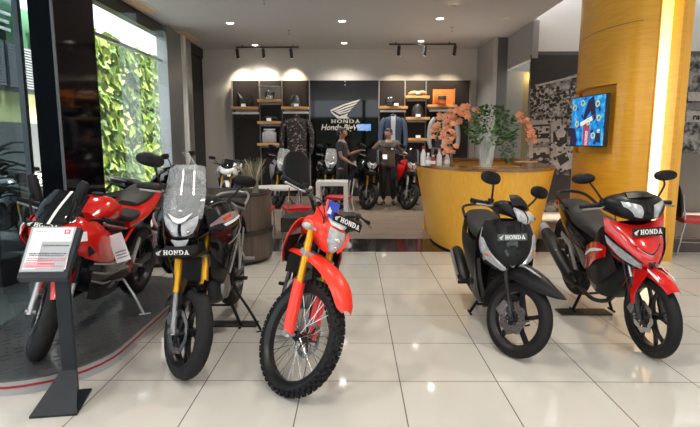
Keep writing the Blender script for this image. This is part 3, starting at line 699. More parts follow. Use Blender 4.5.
p = mb.build('pebbles', m_peb, vs); p['kind'] = 'stuff'
m_stem = M('green_stem', (.08, .20, .03), .5); m_leafd = leafmat('bouquet_leaf', (.015, .055, .012), (.07, .20, .04)); m_orch = leafmat('orchid_petal', (.70, .22, .10), (.88, .45, .28))
bq = empty('flower_arrangement', (x, y, 1.21), 'orange orchid sprays and green leaves standing in the glass vase', 'flowers')
mb = MB()
sprays = [[(0, 0, .0), (-.05, 0, .45), (-.26, -.02, .76), (-.44, -.04, .66), (-.50, -.06, .36), (-.50, -.06, .18)], [(0, 0, 0), (.0, .0, .5), (-.16, .03, .80), (-.38, 0, .86), (-.60, -.04, .66), (-.68, -.06, .36)],
          [(0, 0, 0), (.1, 0, .5), (.28, 0, .78), (.42, -.02, .74), (.55, -.04, .50), (.58, -.05, .35)]]
for s in sprays: mb.tube(s, .006, 6, 4)
for i in range(14):
    a = rnd.uniform(0, 6.28); mb.tube([(0, 0, 0), (.05*math.cos(a), .05*math.sin(a), .3), (rnd.uniform(.1, .3)*math.cos(a), .15*math.sin(a), rnd.uniform(.45, .8))], .004, 5, 3)
mb.build('stems', m_stem, bq)
mb = MB()
for i in range(620):
    a = rnd.uniform(0, 6.28); rr = rnd.uniform(0, 1)**.5; z = rnd.uniform(.28, .92); rad = .30*math.sin(min(1, max(0, (z-.2)/.75))*PI*.85+.25)*rr
    c = Vector((.05+rad*1.1*math.cos(a), rad*.8*math.sin(a), z)); d = Vector((math.cos(a), math.sin(a)*.8, rnd.uniform(-.6, .6))).normalized(); w = d.orthogonal().normalized()*.018; L_ = rnd.uniform(.04, .07)
    w.rotate(Matrix.Rotation(rnd.uniform(0, 6.28), 3, d))
    mb.add([c, c+d*L_*.5+w, c+d*L_, c+d*L_*.5-w], [(0, 1, 2, 3)])
for i in range(110):
    a = rnd.uniform(-1, 1); c = Vector((.25+rnd.uniform(-.07, .10), rnd.uniform(-.12, .08), rnd.uniform(.02, .5))); d = Vector((rnd.uniform(-.3, 1), rnd.uniform(-.5, .5), rnd.uniform(-.9, .2))).normalized(); w = d.orthogonal().normalized()*.016
    mb.add([c, c+d*.03+w, c+d*.06, c+d*.03-w], [(0, 1, 2, 3)])
o = mb.build('leaves', m_leafd, bq, smooth=0); o['kind'] = 'stuff'
for si, s in enumerate(sprays):
    P = crom([Vector(q) for q in s], 8); P = P[int(len(P)*(.42 if si < 2 else .52)):]
    cnt = 44 if si < 2 else 26
    for k in range(cnt):
        c = P[int(k*(len(P)-1)/cnt)]+Vector((rnd.uniform(-.09, .09), rnd.uniform(-.07, .07), rnd.uniform(-.07, .07)))*(1 if si < 2 else .5)
        m_ = MB(); fd = Vector((rnd.uniform(-.6, .6), -1, rnd.uniform(-.5, .5))).normalized(); t1 = fd.orthogonal().normalized(); t2 = fd.cross(t1)
        for j in range(5):
            a = j*1.2566+rnd.uniform(0, .4); d = t1*math.cos(a)+t2*math.sin(a); e = fd.cross(d); pr = .045
            m_.add([c, c+d*pr*.55+e*pr*.42+fd*.006, c+d*pr*1.05+fd*.014, c+d*pr*.55-e*pr*.42+fd*.006], [(0, 1, 2, 3)])
        m_.build('orchid_bloom', m_orch, bq, smooth=0)

bq.scale = (1.0, 1.0, .80)
# ------------------------------------------------------------ wooden column with the light slot
pl = [(4.30, 9.2), (3.70, 8.55), (3.39, 7.9), (3.28, 7.3), (3.30, 6.95), (3.36, 6.68), (3.47, 6.47), (3.63, 6.36)]
pts = crom([Vector((a, b, 0)) for a, b in pl], 5)
HC = CZ+.7
nf = [(3.62, 6.6)]
# niche behind the screen: the shell is split into below / above / niche
def shell(z0, z1, i0, i1, name, parent, mat=None):
    P = pts[i0:i1+1]
    return MB().sheet([[(p.x, p.y, z0) for p in P], [(p.x, p.y, z1) for p in P]], .05, 1).build(name, mat or m_oakh, parent, smooth=50)
pc = empty('wooden_column', (4.0, 7.4, 0), 'huge rounded honey-coloured wooden column with a glowing vertical light slot', 'column'); pc['kind'] = 'structure'
off = Vector((4.0, 7.4, 0)); pts = [p-off for p in pts]
N = len(pts)-1
iN0, iN1 = 7, 25
shell(0, 1.32, 0, N, 'lower_cladding', pc); shell(2.22, HC, 0, N, 'upper_cladding', pc)
shell(1.32, 2.22, 0, iN0, 'side_cladding', pc); shell(1.32, 2.22, iN1, N, 'front_cladding', pc)
P = [p+Vector((.12, .10, 0)) for p in pts[iN0:iN1+1]]
MB().sheet([[(p.x, p.y, 1.28) for p in P], [(p.x, p.y, 2.26) for p in P]], .03, 1).build('niche_back', m_oakh, pc, smooth=50)
for z, nm in ((1.315, 'niche_sill'), (2.225, 'niche_head')):
    A = pts[iN0:iN1+1]; Bq = [p+Vector((.14, .12, 0)) for p in A]; rows = [[(p.x, p.y, z) for p in A], [(p.x, p.y, z) for p in Bq]]
    MB().sheet(rows, .01, 1).build(nm, m_oakh, pc, smooth=0)
for i in (iN0, iN1):
    p = pts[i]; MB().box((p.x+.07, p.y+.06, 1.77), (.16, .03, .9), Matrix.Rotation(R(40), 3, 'Z')).build('niche_side', m_oakh, pc, smooth=0)
MB().box((.05, .9, HC/2), (.7, 3.0, HC)).build('core', m_dgrey, pc, smooth=0) if False else None
x0 = 3.63-4.0
MB().box((x0+.11, -.94, HC/2), (.20, .03, HC)).build('light_strip', m_strip, pc, smooth=0)
MB().box((x0+.005, -1.0, HC/2), (.02, .12, HC)).build('slot_side', m_oakh, pc, smooth=0)
MB().box((x0+.245, -1.03, HC/2), (.05, .22, HC)).build('slot_edge', m_oakh, pc, smooth=0)
MB().box((x0+.315, -.80, HC/2), (.10, .62, HC)).build('edge_cladding', m_oak, pc, smooth=0)
MB().box((x0+.385, .30, HC/2), (.06, 2.4, HC)).build('right_cladding', m_dgrey, pc, smooth=0)
MB().sheet([[(p.x+.012-.03, p.y-.005, 2.93) for p in pts[5:]], [(p.x+.012-.03, p.y-.005, 2.937) for p in pts[5:]]], .02, 1).build('panel_joint', m_wenge, pc)

# ------------------------------------------------------------ television
a0, a1 = Vector((3.14, 7.5, 0)), Vector((3.22, 6.70, 0)); d = (a1-a0); ang = math.atan2(d.y, d.x); W = d.length; c = (a0+a1)/2
zt, zb = aty(587, 96.5, c.y).z, aty(587, 145.5, c.y).z; Hh = zt-zb
tv = empty('television', (c.x, c.y, (zt+zb)/2), 'flat screen television with a blue picture on the wooden column', 'television', None, ang)
MB().box((0, .035, 0), (W+.03, .06, Hh+.03)).build('casing', m_blackm, tv, smooth=0, bevel=.006)
def scrmat():
    m = bpy.data.materials.new('television_picture'); m.use_nodes = True; nt = m.node_tree; b = nt.nodes['Principled BSDF']; t = nt.nodes.new('ShaderNodeTexCoord')
    n = nt.nodes.new('ShaderNodeTexNoise'); n.inputs['Scale'].default_value = 9; n.inputs['Detail'].default_value = 3; r = nt.nodes.new('ShaderNodeValToRGB'); e = r.color_ramp.elements
    r.color_ramp.interpolation = 'CONSTANT'
    e[0].color = (.02, .30, .75, 1); e[1].position = .56; e[1].color = (.03, .45, .9, 1)
    for p, q in ((.0, (.01, .04, .15, 1)), (.40, (.02, .25, .70, 1)), (.63, (.35, .65, .25, 1)), (.66, (.03, .40, .85, 1)), (.72, (.6, .75, .85, 1))):
        k = e.new(p); k.color = q
    nt.links.new(t.outputs['Object'], n.inputs['Vector']); nt.links.new(n.outputs['Fac'], r.inputs[0]); nt.links.new(r.outputs[0], b.inputs['Emission Color']); b.inputs['Emission Strength'].default_value = 1.0; b.inputs['Base Color'].default_value = (0, 0, 0, 1); b.inputs['Roughness'].default_value = .15
    return m
s_ = MB().box((0, .002, 0), (W, .006, Hh)).build('screen', scrmat(), tv, smooth=0)
m_scy = emis('screen_yellow_figure', (.55, .60, .10), .7); m_scd = emis('screen_dark_figure', (.02, .02, .07), .6); m_scw = emis('screen_white_figure', (.7, .75, .8), .8); m_scr = emis('screen_red_figure', (.35, .05, .10), .7)
def fig(pl, mat, nm): MB().prism([(q[0]*W, q[1]*Hh) for q in pl], -.004, -.002).build(nm, mat, s_, smooth=0)
fig([(.02, .42), (.18, .5), (.28, .05), (.2, -.02), (.1, .2), (-.08, .0), (-.1, .12)], m_scd, 'picture_shape')
fig([(-.08, -.5), (-.1, -.1), (0, .0), (.1, -.12), (.1, -.5)], m_scr, 'picture_shape'); fig([(-.03, -.5), (-.02, -.2), (.07, -.2), (.06, -.5)], m_scw, 'picture_shape')
fig([(-.5, -.5), (-.5, -.12), (-.36, -.14), (-.28, -.4), (-.3, -.5)], m_scd, 'picture_shape'); fig([(-.2, -.02), (.22, .12), (.2, .02), (-.18, -.1)], m_scw, 'picture_shape')
fig([(.28, -.42), (.30, -.22), (.42, -.2), (.44, -.44)], m_scd, 'picture_shape'); fig([(.32, -.24), (.33, -.18), (.40, -.17), (.41, -.25)], m_scw, 'picture_shape')
for k, (x, y) in enumerate(((-.40, .30), (-.30, -.05), (.30, .33), (.36, .05), (.22, -.30), (-.15, .38), (.05, -.02))):
    mb = MB()
    for q in ring(x*W, y*Hh, (.05, .045), (.03, .026), n=12): mb.prism(q, -.0055, -.0045)
    mb.build('picture_shape', m_scy, s_, smooth=0)
MB().box((0, .09, 0), (.3, .08, .2)).build('wall_mount', m_blackm, tv, smooth=0)

# ------------------------------------------------------------ monochrome mural
YM = 10.765
def muralmat():
    m = M('mural_print', (.1, .1, .1), .6); nt = m.node_tree; b = nt.nodes['Principled BSDF']; t = nt.nodes.new('ShaderNodeTexCoord')
    n = nt.nodes.new('ShaderNodeTexNoise'); n.inputs['Scale'].default_value = 5.5; n.inputs['Detail'].default_value = 7; n.inputs['Roughness'].default_value = .7
    r = nt.nodes.new('ShaderNodeValToRGB'); e = r.color_ramp.elements; e[0].position = .42; e[0].color = (.02, .017, .018, 1); e[1].position = .60; e[1].color = (.45, .41, .38, 1)
    nt.links.new(t.outputs['Object'], n.inputs['Vector']); nt.links.new(n.outputs['Fac'], r.inputs[0]); nt.links.new(r.outputs[0], b.inputs['Base Color']); return m
xa, xb = aty(530.5, 100, YM).x, 8.1; zt_ = aty(550, 55, YM).z
mu = empty('race_mural', ((xa+xb)/2, YM, 0), 'huge sepia monochrome mural of racing motorcycles on the rear wall', 'mural')
MB().box((0, .02, zt_/2), (xb-xa, .03, zt_)).build('print', muralmat(), mu, smooth=0)
m_mk = M('mural_ink_dark', (.035, .03, .032), .6, noise=.5, nscale=6); m_mg = M('mural_ink_grey', (.24, .21, .20), .6, noise=1., nscale=9); m_mw = M('mural_ink_pale', (.52, .48, .45), .6, noise=.9, nscale=7)
def mp(uv, k, mat, nm='printed_shape'):
    P = [aty(u, v, YM) for u, v in uv]; return MB().prism([(p.x-(xa+xb)/2, p.z) for p in P], -.002*k, -.002*k+.0015).build(nm, mat, mu, smooth=0)
mp([(530.5, 55), (581, 55), (581, 72), (548, 84), (536, 84), (530.5, 92)], 1, m_mk, 'printed_sky')
rnd = random.Random(11); mb = MB(); mb2 = MB()
for i in range(420):
    u, v = rnd.uniform(531, 580), rnd.choice((rnd.uniform(86, 112), rnd.uniform(86, 172))); p = aty(u, v, YM); r_ = rnd.uniform(.012, .045); a_ = rnd.uniform(0, 3)
    (mb if i % 2 else mb2).prism([(p.x-(xa+xb)/2+r_*math.cos(a_+t_)*(1.6 if t_ < 1 else 1), p.z+r_*math.sin(a_+t_)) for t_ in (0, 1.1, 2.3, 3.4, 4.9)], -.017-.00002*i, -.016-.00002*i)
for q_, m__ in ((mb, m_mk), (mb2, m_mw)): o = q_.build('printed_crowd', m__, mu, smooth=0); o['kind'] = 'stuff'
mp([(535, 85), (581, 74), (581, 76), (536, 87)], 2, m_mw, 'printed_beam'); mp([(538, 94), (581, 89), (581, 91), (538, 96.5)], 2, m_mg, 'printed_beam')
mp([(535, 85), (536.5, 85), (539, 107), (537.5, 107)], 2, m_mw, 'printed_post')
mp([(529, 121), (561, 119), (563, 139), (560, 156), (529, 158)], 2, m_mw, 'printed_van')
mp([(532, 125), (550, 124), (550, 126), (532, 127)], 3, m_mk, 'printed_line'); mp([(549, 124), (551, 124), (551, 170), (549, 170)], 3, m_mg, 'printed_line')
mp([(533, 134), (549, 133), (549, 138), (533, 139)], 4, m_mk, 'printed_line'); mp([(533, 143), (549, 142), (549, 147), (533, 148)], 4, m_mg, 'printed_line'); mp([(533, 153), (549, 152), (549, 158), (533, 159)], 4, m_mk, 'printed_line')
def mring(u, v, r, k, mat, nm='printed_wheel'):
    P = aty(u, v, YM); Rr = r*YM/510; mb = MB()
    for q in ring(P.x-(xa+xb)/2, P.z, (Rr, Rr), (Rr*.72, Rr*.72), n=20): mb.prism(q, -.002*k, -.002*k+.0015)
    mb.build(nm, mat, mu, smooth=0)
mring(536, 114, 5.5, 4, m_mk); mring(552, 114, 5.5, 4, m_mk); mring(543, 168, 8, 5, m_mk); mring(562, 175, 10, 5, m_mk); mring(551, 114, 3, 5, m_mw)
mp([(536, 112), (540, 105), (548, 104), (555, 108), (551, 114), (541, 115)], 5, m_mg, 'printed_motorcycle'); mp([(542, 104), (545, 98), (549, 100), (550, 106), (545, 108)], 6, m_mk, 'printed_rider')
mp([(543, 100), (546, 96), (549, 98), (548, 101)], 7, m_mw, 'printed_helmet'); mp([(552, 106), (558, 104), (563, 108), (560, 114), (553, 113)], 5, m_mw, 'printed_rider')
mp([(553, 132), (560, 128), (566, 132), (567, 142), (560, 148), (553, 143)], 5, m_mk, 'printed_rider'); mp([(555, 132), (561, 128), (566, 132), (564, 137), (557, 138)], 6, m_mw, 'printed_helmet')
mp([(553, 150), (566, 143), (573, 152), (572, 168), (560, 172), (552, 165)], 6, m_mw, 'printed_motorcycle'); mp([(556, 156), (566, 152), (569, 160), (560, 166)], 7, m_mk, 'printed_number_board')
mp([(529, 172), (575, 176), (575, 200), (529, 200)], 7, m_mk, 'printed_ground')
# right end of the mural, seen past the column
mp([(688, 92), (720, 92), (720, 101), (688, 101)], 5, m_mw, 'printed_band'); mp([(688, 103), (720, 103), (720, 110), (688, 110)], 5, m_mg, 'printed_band')
mp([(686, 111), (725, 111), (725, 122), (686, 122)], 6, m_mw, 'printed_banner')
q = aty(692, 119.5, YM); text('racing', m_mk, mu, (q.x-(xa+xb)/2, -.02, q.z), (PI/2, 0, 0), .17, .002, 0, .006)
MB().box((aty(698, 160, YM-.02).x-(xa+xb)/2+1.4, -.03, aty(698, 180, YM).z-.55), (4.4, .02, 2.2)).build('lower_panel', M('lower_wall_greige', (.20, .18, .16), .5), mu, smooth=0)

# ------------------------------------------------------------ rack of leaflets and low wooden seats between counter and column
t = empty('leaflet_rack', (3.1, 9.4, 0), 'black rack with slanted wooden slats between the counter and the column', 'rack')
for s in (-1, 1): MB().box((s*.28, 0, .55), (.03, .35, 1.1)).build('side_frame', m_blackm, t, smooth=0)
for k, z in enumerate((.3, .55, .8, 1.05)): MB().box((0, -.02, z), (.56, .30, .03), Matrix.Rotation(R(25), 3, 'X')).build('slat', m_shelf if k % 2 else m_white, t, smooth=0)

# ------------------------------------------------------------ long low divider with a rounded end
dv = empty('planter_divider', (-2.0, 6.4, 0), 'long dark wood-grain divider with a rounded end and a black middle band', 'divider')
def stad(x0, xr, y0, y1, n=16, g=0):
    r = (y1-y0)/2+g; c = (y0+y1)/2
    xr -= .12
    return [(x0, c-r)]+[(xr-r+g+r*math.cos(R(a)), c+r*math.sin(R(a))) for a in [lerp(-90, 90, i/n) for i in range(n+1)]]+[(x0, c+r)]
def drum(z0, z1, g, mat, name, th=0): return MB().prism(stad(-1.02, 1.07, -.52, .52, 24, g), z0, z1, 'xy').build(name, mat, dv, smooth=40)
drum(0, .06, -.05, m_blackm, 'plinth'); drum(.05, .36, -.0, m_wenge, 'lower_body'); drum(.36, .42, .015, m_wenged, 'dark_band'); drum(.42, .835, -.005, m_wenge, 'upper_body')
drum(.835, .86, .01, m_wenged, 'rim')
m_soil = M('soil', (.03, .02, .015), .9, noise=.6)
drum(.86, .865, -.06, m_soil, 'soil')
def grass(x, y, h, n, lab, seed):
    rnd = random.Random(seed); t = empty('ornamental_grass', (x, y, .866), lab, 'plant', 'grasses in the divider')
    mb = MB(); m2 = MB()
    for i in range(n):
        a = rnd.uniform(0, 6.28); l = rnd.uniform(.04, .15); hh = h*rnd.uniform(.6, 1)
        p = [(rnd.uniform(-.04, .04), rnd.uniform(-.04, .04), 0), (l*.3*math.cos(a), l*.3*math.sin(a), hh*.55), (l*math.cos(a), l*math.sin(a), hh)]
        mb.tube(p, [.004, .004, .0015], 4, 3)
        if i % 6 == 0: m2.tube([p[1], p[2]], [.010, .003], 5)
    o = mb.build('blades', m_gr, t); m2.build('seed_heads', m_seed, t)
m_gr = leafmat('dry_grass', (.20, .22, .10), (.48, .46, .32)); m_seed = M('seed_head', (.60, .50, .38), .8)
for k, (x, y, h, lab) in enumerate(((-1.20, 6.20, .44, 'taller pale grass tuft at the rounded end of the divider'), (-1.36, 6.42, .36, 'shorter pale grass tuft at the rounded end of the divider, left one'))): grass(x, y, h, 60, lab, k+20)
# side bench with a white base beside the divider
t = empty('low_bench', (-.52, 6.75, 0), 'dark round-edged low bench top on a white base beside the divider', 'bench')
MB().prism([(-.42, -.3)]+[(.32*math.cos(R(a))+.3, .3*math.sin(R(a))) for a in range(-90, 91, 15)]+[(-.42, .3)], .33, .52, 'xy').build('top', m_wenged, t, smooth=40, bevel=.01)
MB().box((-.08, 0, .165), (.55, .42, .33)).build('base', m_white, t, smooth=0, bevel=.01)

# ------------------------------------------------------------ white table, red chairs
def table(x, y, lab):
    t = empty('white_table', (x, y, 0), lab, 'table')
    MB().prism([(.55*math.cos(R(a))*1.0, .38*math.sin(R(a))) for a in range(0, 360, 12)], .70, .73, 'xy').build('tabletop', m_white, t, smooth=40)
    for sx_, sy_ in ((-1, -1), (1, -1), (-1, 1), (1, 1)): MB().tube([(sx_*.34, sy_*.2, 0), (sx_*.34, sy_*.2, .70)], .016, 8).build('leg', m_chrome, t)
    return t
def redchair(x, y, rz, lab, back=True):
    t = empty('red_chair', (x, y, 0), lab, 'chair', None, rz)
    MB().loft([(-.21, 0, .455, .19, .025), (-.18, 0, .46, .215, .035), (.18, 0, .46, .215, .035), (.21, 0, .455, .19, .025)], 20, 2, 5).build('seat', m_red, t)
    for s in (-1, 1):
        MB().tube([(.19, s*.19, .44), (.20, s*.20, .0)], .011, 8).build('leg', m_chrome, t)
        MB().tube([(-.27, s*.20, .0), (-.20, s*.19, .44), (-.25, s*.18, .80)], .011, 8).build('leg', m_chrome, t)
        MB().tube([(.20, s*.195, .18), (-.25, s*.198, .18)], .007, 6).build('stretcher', m_chrome, t)
    if back: MB().loft([(-.245, 0, .50, .018, .16), (-.25, 0, .56, .028, .20), (-.27, 0, .74, .030, .21), (-.30, 0, .90, .026, .19), (-.31, 0, .95, .014, .12)], 20, 3, 3, 'z').build('backrest', m_blackm, t)
    return t

table(-1.25, 8.55, 'white oval table on metal legs behind the grasses of the divider')
redchair(-1.75, 8.2, R(20), 'red seated chair left of the white oval table') if False else None
redchair(-1.45, 7.75, R(90), 'red-seated chair pushed up to the white oval table behind the divider', False)
redchair(-.88, 7.85, R(110), 'red-seated chair at the right end of the white oval table', False)
redchair(-.28, 9.35, R(170), 'red-seated chair behind the red dirt bike, farther than the other two', False)
redchair(4.56, 6.75, R(-12), 'red-seated chair with black back beside the wooden column')
# white boxy frame table further back
t = empty('white_trestle', (-.36, 8.5, 0), 'white angular trestle frame beside the white table', 'trestle')
MB().box((0, 0, .80), (.52, .5, .07)).build('top', m_white, t, smooth=0, bevel=.008)
for s in (-1, 1): MB().box((s*.225, 0, .385), (.07, .5, .76)).build('leg', m_white, t, smooth=0, bevel=.008)
# black office chair
t = empty('office_chair', (-1.16, 10.2, 0), 'tall-backed black office chair behind the white oval table', 'chair')
MB().loft([(0, -.02, .50, .20, .04), (0, -.03, .70, .26, .05), (0, 0, .95, .27, .05), (0, .04, 1.15, .24, .045), (0, .06, 1.28, .14, .03)], 20, 4, 2.6, 'z').build('backrest', m_blackm, t)
MB().loft([(-.25, .24, .46, .22, .04), (-.2, .24, .47, .25, .05), (.2, .24, .47, .25, .05), (.25, .24, .46, .22, .04)], 20, 2, 4).build('seat', m_blackm, t)
MB().tube([(0, .24, .10), (0, .24, .44)], .03, 10).build('column', m_chrome, t)
for k in range(5):
    a = k*1.2566; b_ = MB().tube([(0, .24, .10), (.28*math.cos(a), .24+.28*math.sin(a), .07)], [.03, .018], 8).build('base_arm', m_blackm, t)
    MB().lathe([(.0001, -.02), (.03, -.02), (.03, .02), (.0001, .02)], c=(.28*math.cos(a), .24+.28*math.sin(a), .03), axis='x', n=12).build('castor', m_blackm, b_)

# ------------------------------------------------------------ display platform with red stripe
def stadium(cx, y0, y1, r, n=16):
    return [(cx+r*math.cos(R(a)), y0-r+r+r*math.sin(R(a))) for a in [lerp(180, 360, i/n) for i in range(n+1)]]+[(cx+r*math.cos(R(a)), y1+r*math.sin(R(a))) for a in [lerp(0, 180, i/n) for i in range(n+1)]]
PH = .10; PX, PY0, PY1, PR = -2.16, 3.36, 4.62, .55
pf = empty('display_platform', (PX, 4.0, 0), 'low rounded display platform with dark chequered top and red edge stripe', 'platform')
m_deck = M('chequer_plate', (.085, .085, .088), .30, coat=.2, noise=.4, nscale=2.5)
m_edge = M('platform_edge_grey', (.42, .42, .43), .35)
def stp(g, z0, z1, mat, name): return MB().prism([(x-PX, y-4.0) for x, y in stadium(PX, PY0, PY1, PR+g)], z0, z1, 'xy').build(name, mat, pf, smooth=40)
stp(0, .0, .046, m_edge, 'lower_edge'); stp(.003, .046, .060, M('stripe_dark_red', (.38, .02, .03), .4), 'red_stripe'); stp(0, .060, .088, m_edge, 'upper_edge'); stp(.004, .088, PH, m_deck, 'deck')
mb = MB(); rnd = random.Random(2)
for i in range(-6, 7):
    for j in range(0, 36):
        x = i*.085+(.0425 if j % 2 else 0); y = -1.15+j*.064
        dx = abs(x); dy = max(0, (PY0-4.0)-y, y-(PY1-4.0))
        if math.hypot(dx, dy) > PR-.05: continue
        mb.box((x, y, PH+.0015), (.05, .012, .003), Matrix.Rotation(R(45 if (i+j) % 2 else -45), 3, 'Z'))
o = mb.build('tread_bars', m_deck, pf, smooth=0); o['kind'] = 'stuff'

# ------------------------------------------------------------ sign stand in front of the platform
m_sg = M('sign_charcoal', (.018, .023, .030), .45, spec=.3)
sx0, sy0 = -1.63, 2.72
sg = empty('sign_stand', (sx0, sy0, 0), 'charcoal metal sign stand with slanted information sheet in front of the red sport bike', 'sign stand')
def G(u, v, z=0): q = atz(u, v, z); return (q.x-sx0, q.y-sy0)
base = [G(29, 419), G(77, 415.5), G(92, 390), G(52, 393)]
MB().prism(base, 0, .012, 'xy').build('base_plate', m_sg, sg, smooth=0)
b0 = Vector((*G(62, 402), 0)); 
pz = MB(); ppos = Vector((.0, .02, 0))
post_b = Vector((*G(72, 396), .012)); 
dirx = Vector((G(92, 390)[0]-G(52, 393)[0], G(92, 390)[1]-G(52, 393)[1], 0)).normalized(); diry = Vector((-dirx.y, dirx.x, 0))
def bxo(c, a, b, z0, z1, mb):
    P = [c+dirx*x*a/2+diry*y*b/2 for x, y in ((-1, -1), (1, -1), (1, 1), (-1, 1))]
    return mb.add([p+Vector((0, 0, z0)) for p in P]+[p+Vector((0, 0, z1)) for p in P], [(3, 2, 1, 0), (4, 5, 6, 7), (0, 1, 5, 4), (1, 2, 6, 5), (2, 3, 7, 6), (3, 0, 4, 7)])
bxo(post_b, .075, .035, 0, .84, MB()).build('post', m_sg, sg, smooth=0) if False else None
mb = MB(); bxo(post_b, .075, .035, 0, .80, mb); mb.build('post', m_sg, sg, smooth=0, bevel=.003)
MB().add([Vector((*G(29, 419), .012)), Vector((*G(77, 415.5), .012)), post_b+dirx*.037+Vector((0, 0, .17)), post_b-dirx*.037+Vector((0, 0, .17)), post_b+dirx*.037, post_b-dirx*.037], [(0, 1, 2, 3), (1, 4, 2), (0, 3, 5), (0, 5, 4, 1), (3, 2, 4, 5)]).build('gusset', m_sg, sg, smooth=0)
# slanted head
TL, TR, BR, BL = [aty(u, v, y) for u, v, y in ((32.5, 227.5, 2.86), (77, 227.5, 2.86), (63.5, 272, 2.60), (19.5, 272.5, 2.60))]
o_ = Vector((sx0, sy0, 0)); TL, TR, BR, BL = [q-o_ for q in (TL, TR, BR, BL)]
nx = (TR-TL).cross(BL-TL).normalized()*-1
if nx.z < 0: nx = -nx
TR2 = TR+(TR-TL)*.10; BR2 = BR+(BR-BL)*.10; BL2 = BL+(BL-TL)*.12-(BR-BL)*.03; BR3 = BR2+(BL-TL)*.12; TL2 = TL-(TR-TL)*.03
def slab(q, d, mb, top=0):
    return mb.add([p+nx*top for p in q]+[p-nx*d for p in q], [(0, 1, 2, 3), (7, 6, 5, 4), (0, 4, 5, 1), (1, 5, 6, 2), (2, 6, 7, 3), (3, 7, 4, 0)])
slab([TL2, TR2, BR3, BL2], .035, MB()).build('sign_head', m_sg, sg, smooth=0, bevel=.003)
ac = slab([TL, TR, BR, BL], -.001, MB(), .006).build('clear_cover', M('acrylic_grey', (.42, .44, .47), .2), sg, smooth=0)
def L2(x, y): return TL+(TR-TL)*x+(BL-TL)*y
def pt(x0, y0, x1, y1, mat, nm, k=1, par=None): return slab([L2(x0, y0), L2(x1, y0), L2(x1, y1), L2(x0, y1)], -.006-.0008*k+.0006, MB(), .006+.0008*k).build(nm, mat, par, smooth=0)
sh = pt(.05, .03, .95, .95, m_paper, 'information_sheet', 1, sg)
m_ink = M('ink_dark', (.10, .11, .13), .6); m_pink = M('ink_pink', (.70, .38, .42), .6); m_inkr = M('ink_red', (.65, .06, .08), .6)
pt(.76, .07, .89, .17, m_inkr, 'red_mark', 2, sh); pt(.79, .10, .86, .14, m_paper, 'red_mark_core', 3, sh)
pt(.06, .80, .94, .93, m_pink, 'pink_footer', 2, sh)
rnd = random.Random(6)
for y, x0, x1, h, mt in ((.11, .12, .4, .012, m_ink), (.44, .36, .92, .03, m_ink), (.62, .1, .9, .028, m_ink), (.665, .12, .86, .02, m_ink), (.73, .08, .92, .015, m_inkr), (.77, .08, .9, .015, m_inkr), (.84, .35, .7, .03, m_inkr), (.89, .12, .88, .015, m_inkr)):
    mb = MB(); x = x0
    while x < x1:
        w = rnd.uniform(.02, .06); slab([L2(x, y-h/2), L2(min(x+w, x1), y-h/2), L2(min(x+w, x1), y+h/2), L2(x, y+h/2)], -.0080, mb, .0086); x += w+.014
    mb.build('print_line', mt, sh, smooth=0)
# ------------------------------------------------------------ motorcycle kit (bike frame: x forward, y left, z up; origin under the front axle)
m_tyre = M('tyre_rubber', (.009, .009, .010), .65, spec=.3, noise=.3, nscale=40)
m_rimb = M('rim_black', (.016, .016, .018), .35, metal=.3)
m_steel = M('disc_steel', (.60, .60, .60), .25, metal=1)
m_cast = M('cast_aluminium', (.30, .30, .31), .42, metal=.8)
m_castl = M('cast_light', (.55, .55, .56), .35, metal=.8)
m_plas = M('plastic_black', (.008, .008, .009), .45, spec=.25)
m_gblk = M('paint_gloss_black', (.005, .005, .006), .12, spec=.4, coat=.3)
m_mblk = M('paint_matte_black', (.008, .008, .009), .42, spec=.25)
m_gold = M('fork_gold', (.75, .40, .03), .32, metal=.75)
m_bred = M('paint_red', (.62, .010, .008), .15, coat=.7)
m_fred = M('plastic_signal_red', (.88, .035, .015), .32, coat=.2)
m_bwht = M('paint_white', (.80, .80, .80), .2, coat=.5)
m_bblu = M('paint_blue', (.03, .06, .45), .25, coat=.5)
m_bsil = M('paint_silver_grey', (.36, .36, .38), .3, metal=.5, coat=.4)
m_seat = M('seat_vinyl', (.020, .020, .021), .55, bump=.15, nscale=250)
m_lens = glassmat('lamp_lens', (.9, .92, .95), .35, .05)
m_refl = M('lamp_reflector', (.75, .76, .78), .15, metal=.9)
m_lampw = M('lamp_clear_plastic', (.42, .44, .46), .14, coat=.5, noise=.9, nscale=28)
m_amber = M('amber_lens', (.75, .25, .02), .2, coat=.5)
m_screen = glassmat('windscreen_clear', (.80, .84, .86), .17, .06)
m_smoke = glassmat('windscreen_smoke', (.015, .015, .018), .80, .04, (.3, .3, .3))
m_mirg = M('mirror_glass', (.5, .52, .55), .04, metal=1)
m_letw = M('letter_white', (.85, .85, .85), .5)
m_orgp = M('decal_orange', (.75, .16, .02), .4)
m_cable = M('cable_black', (.01, .01, .01), .5)

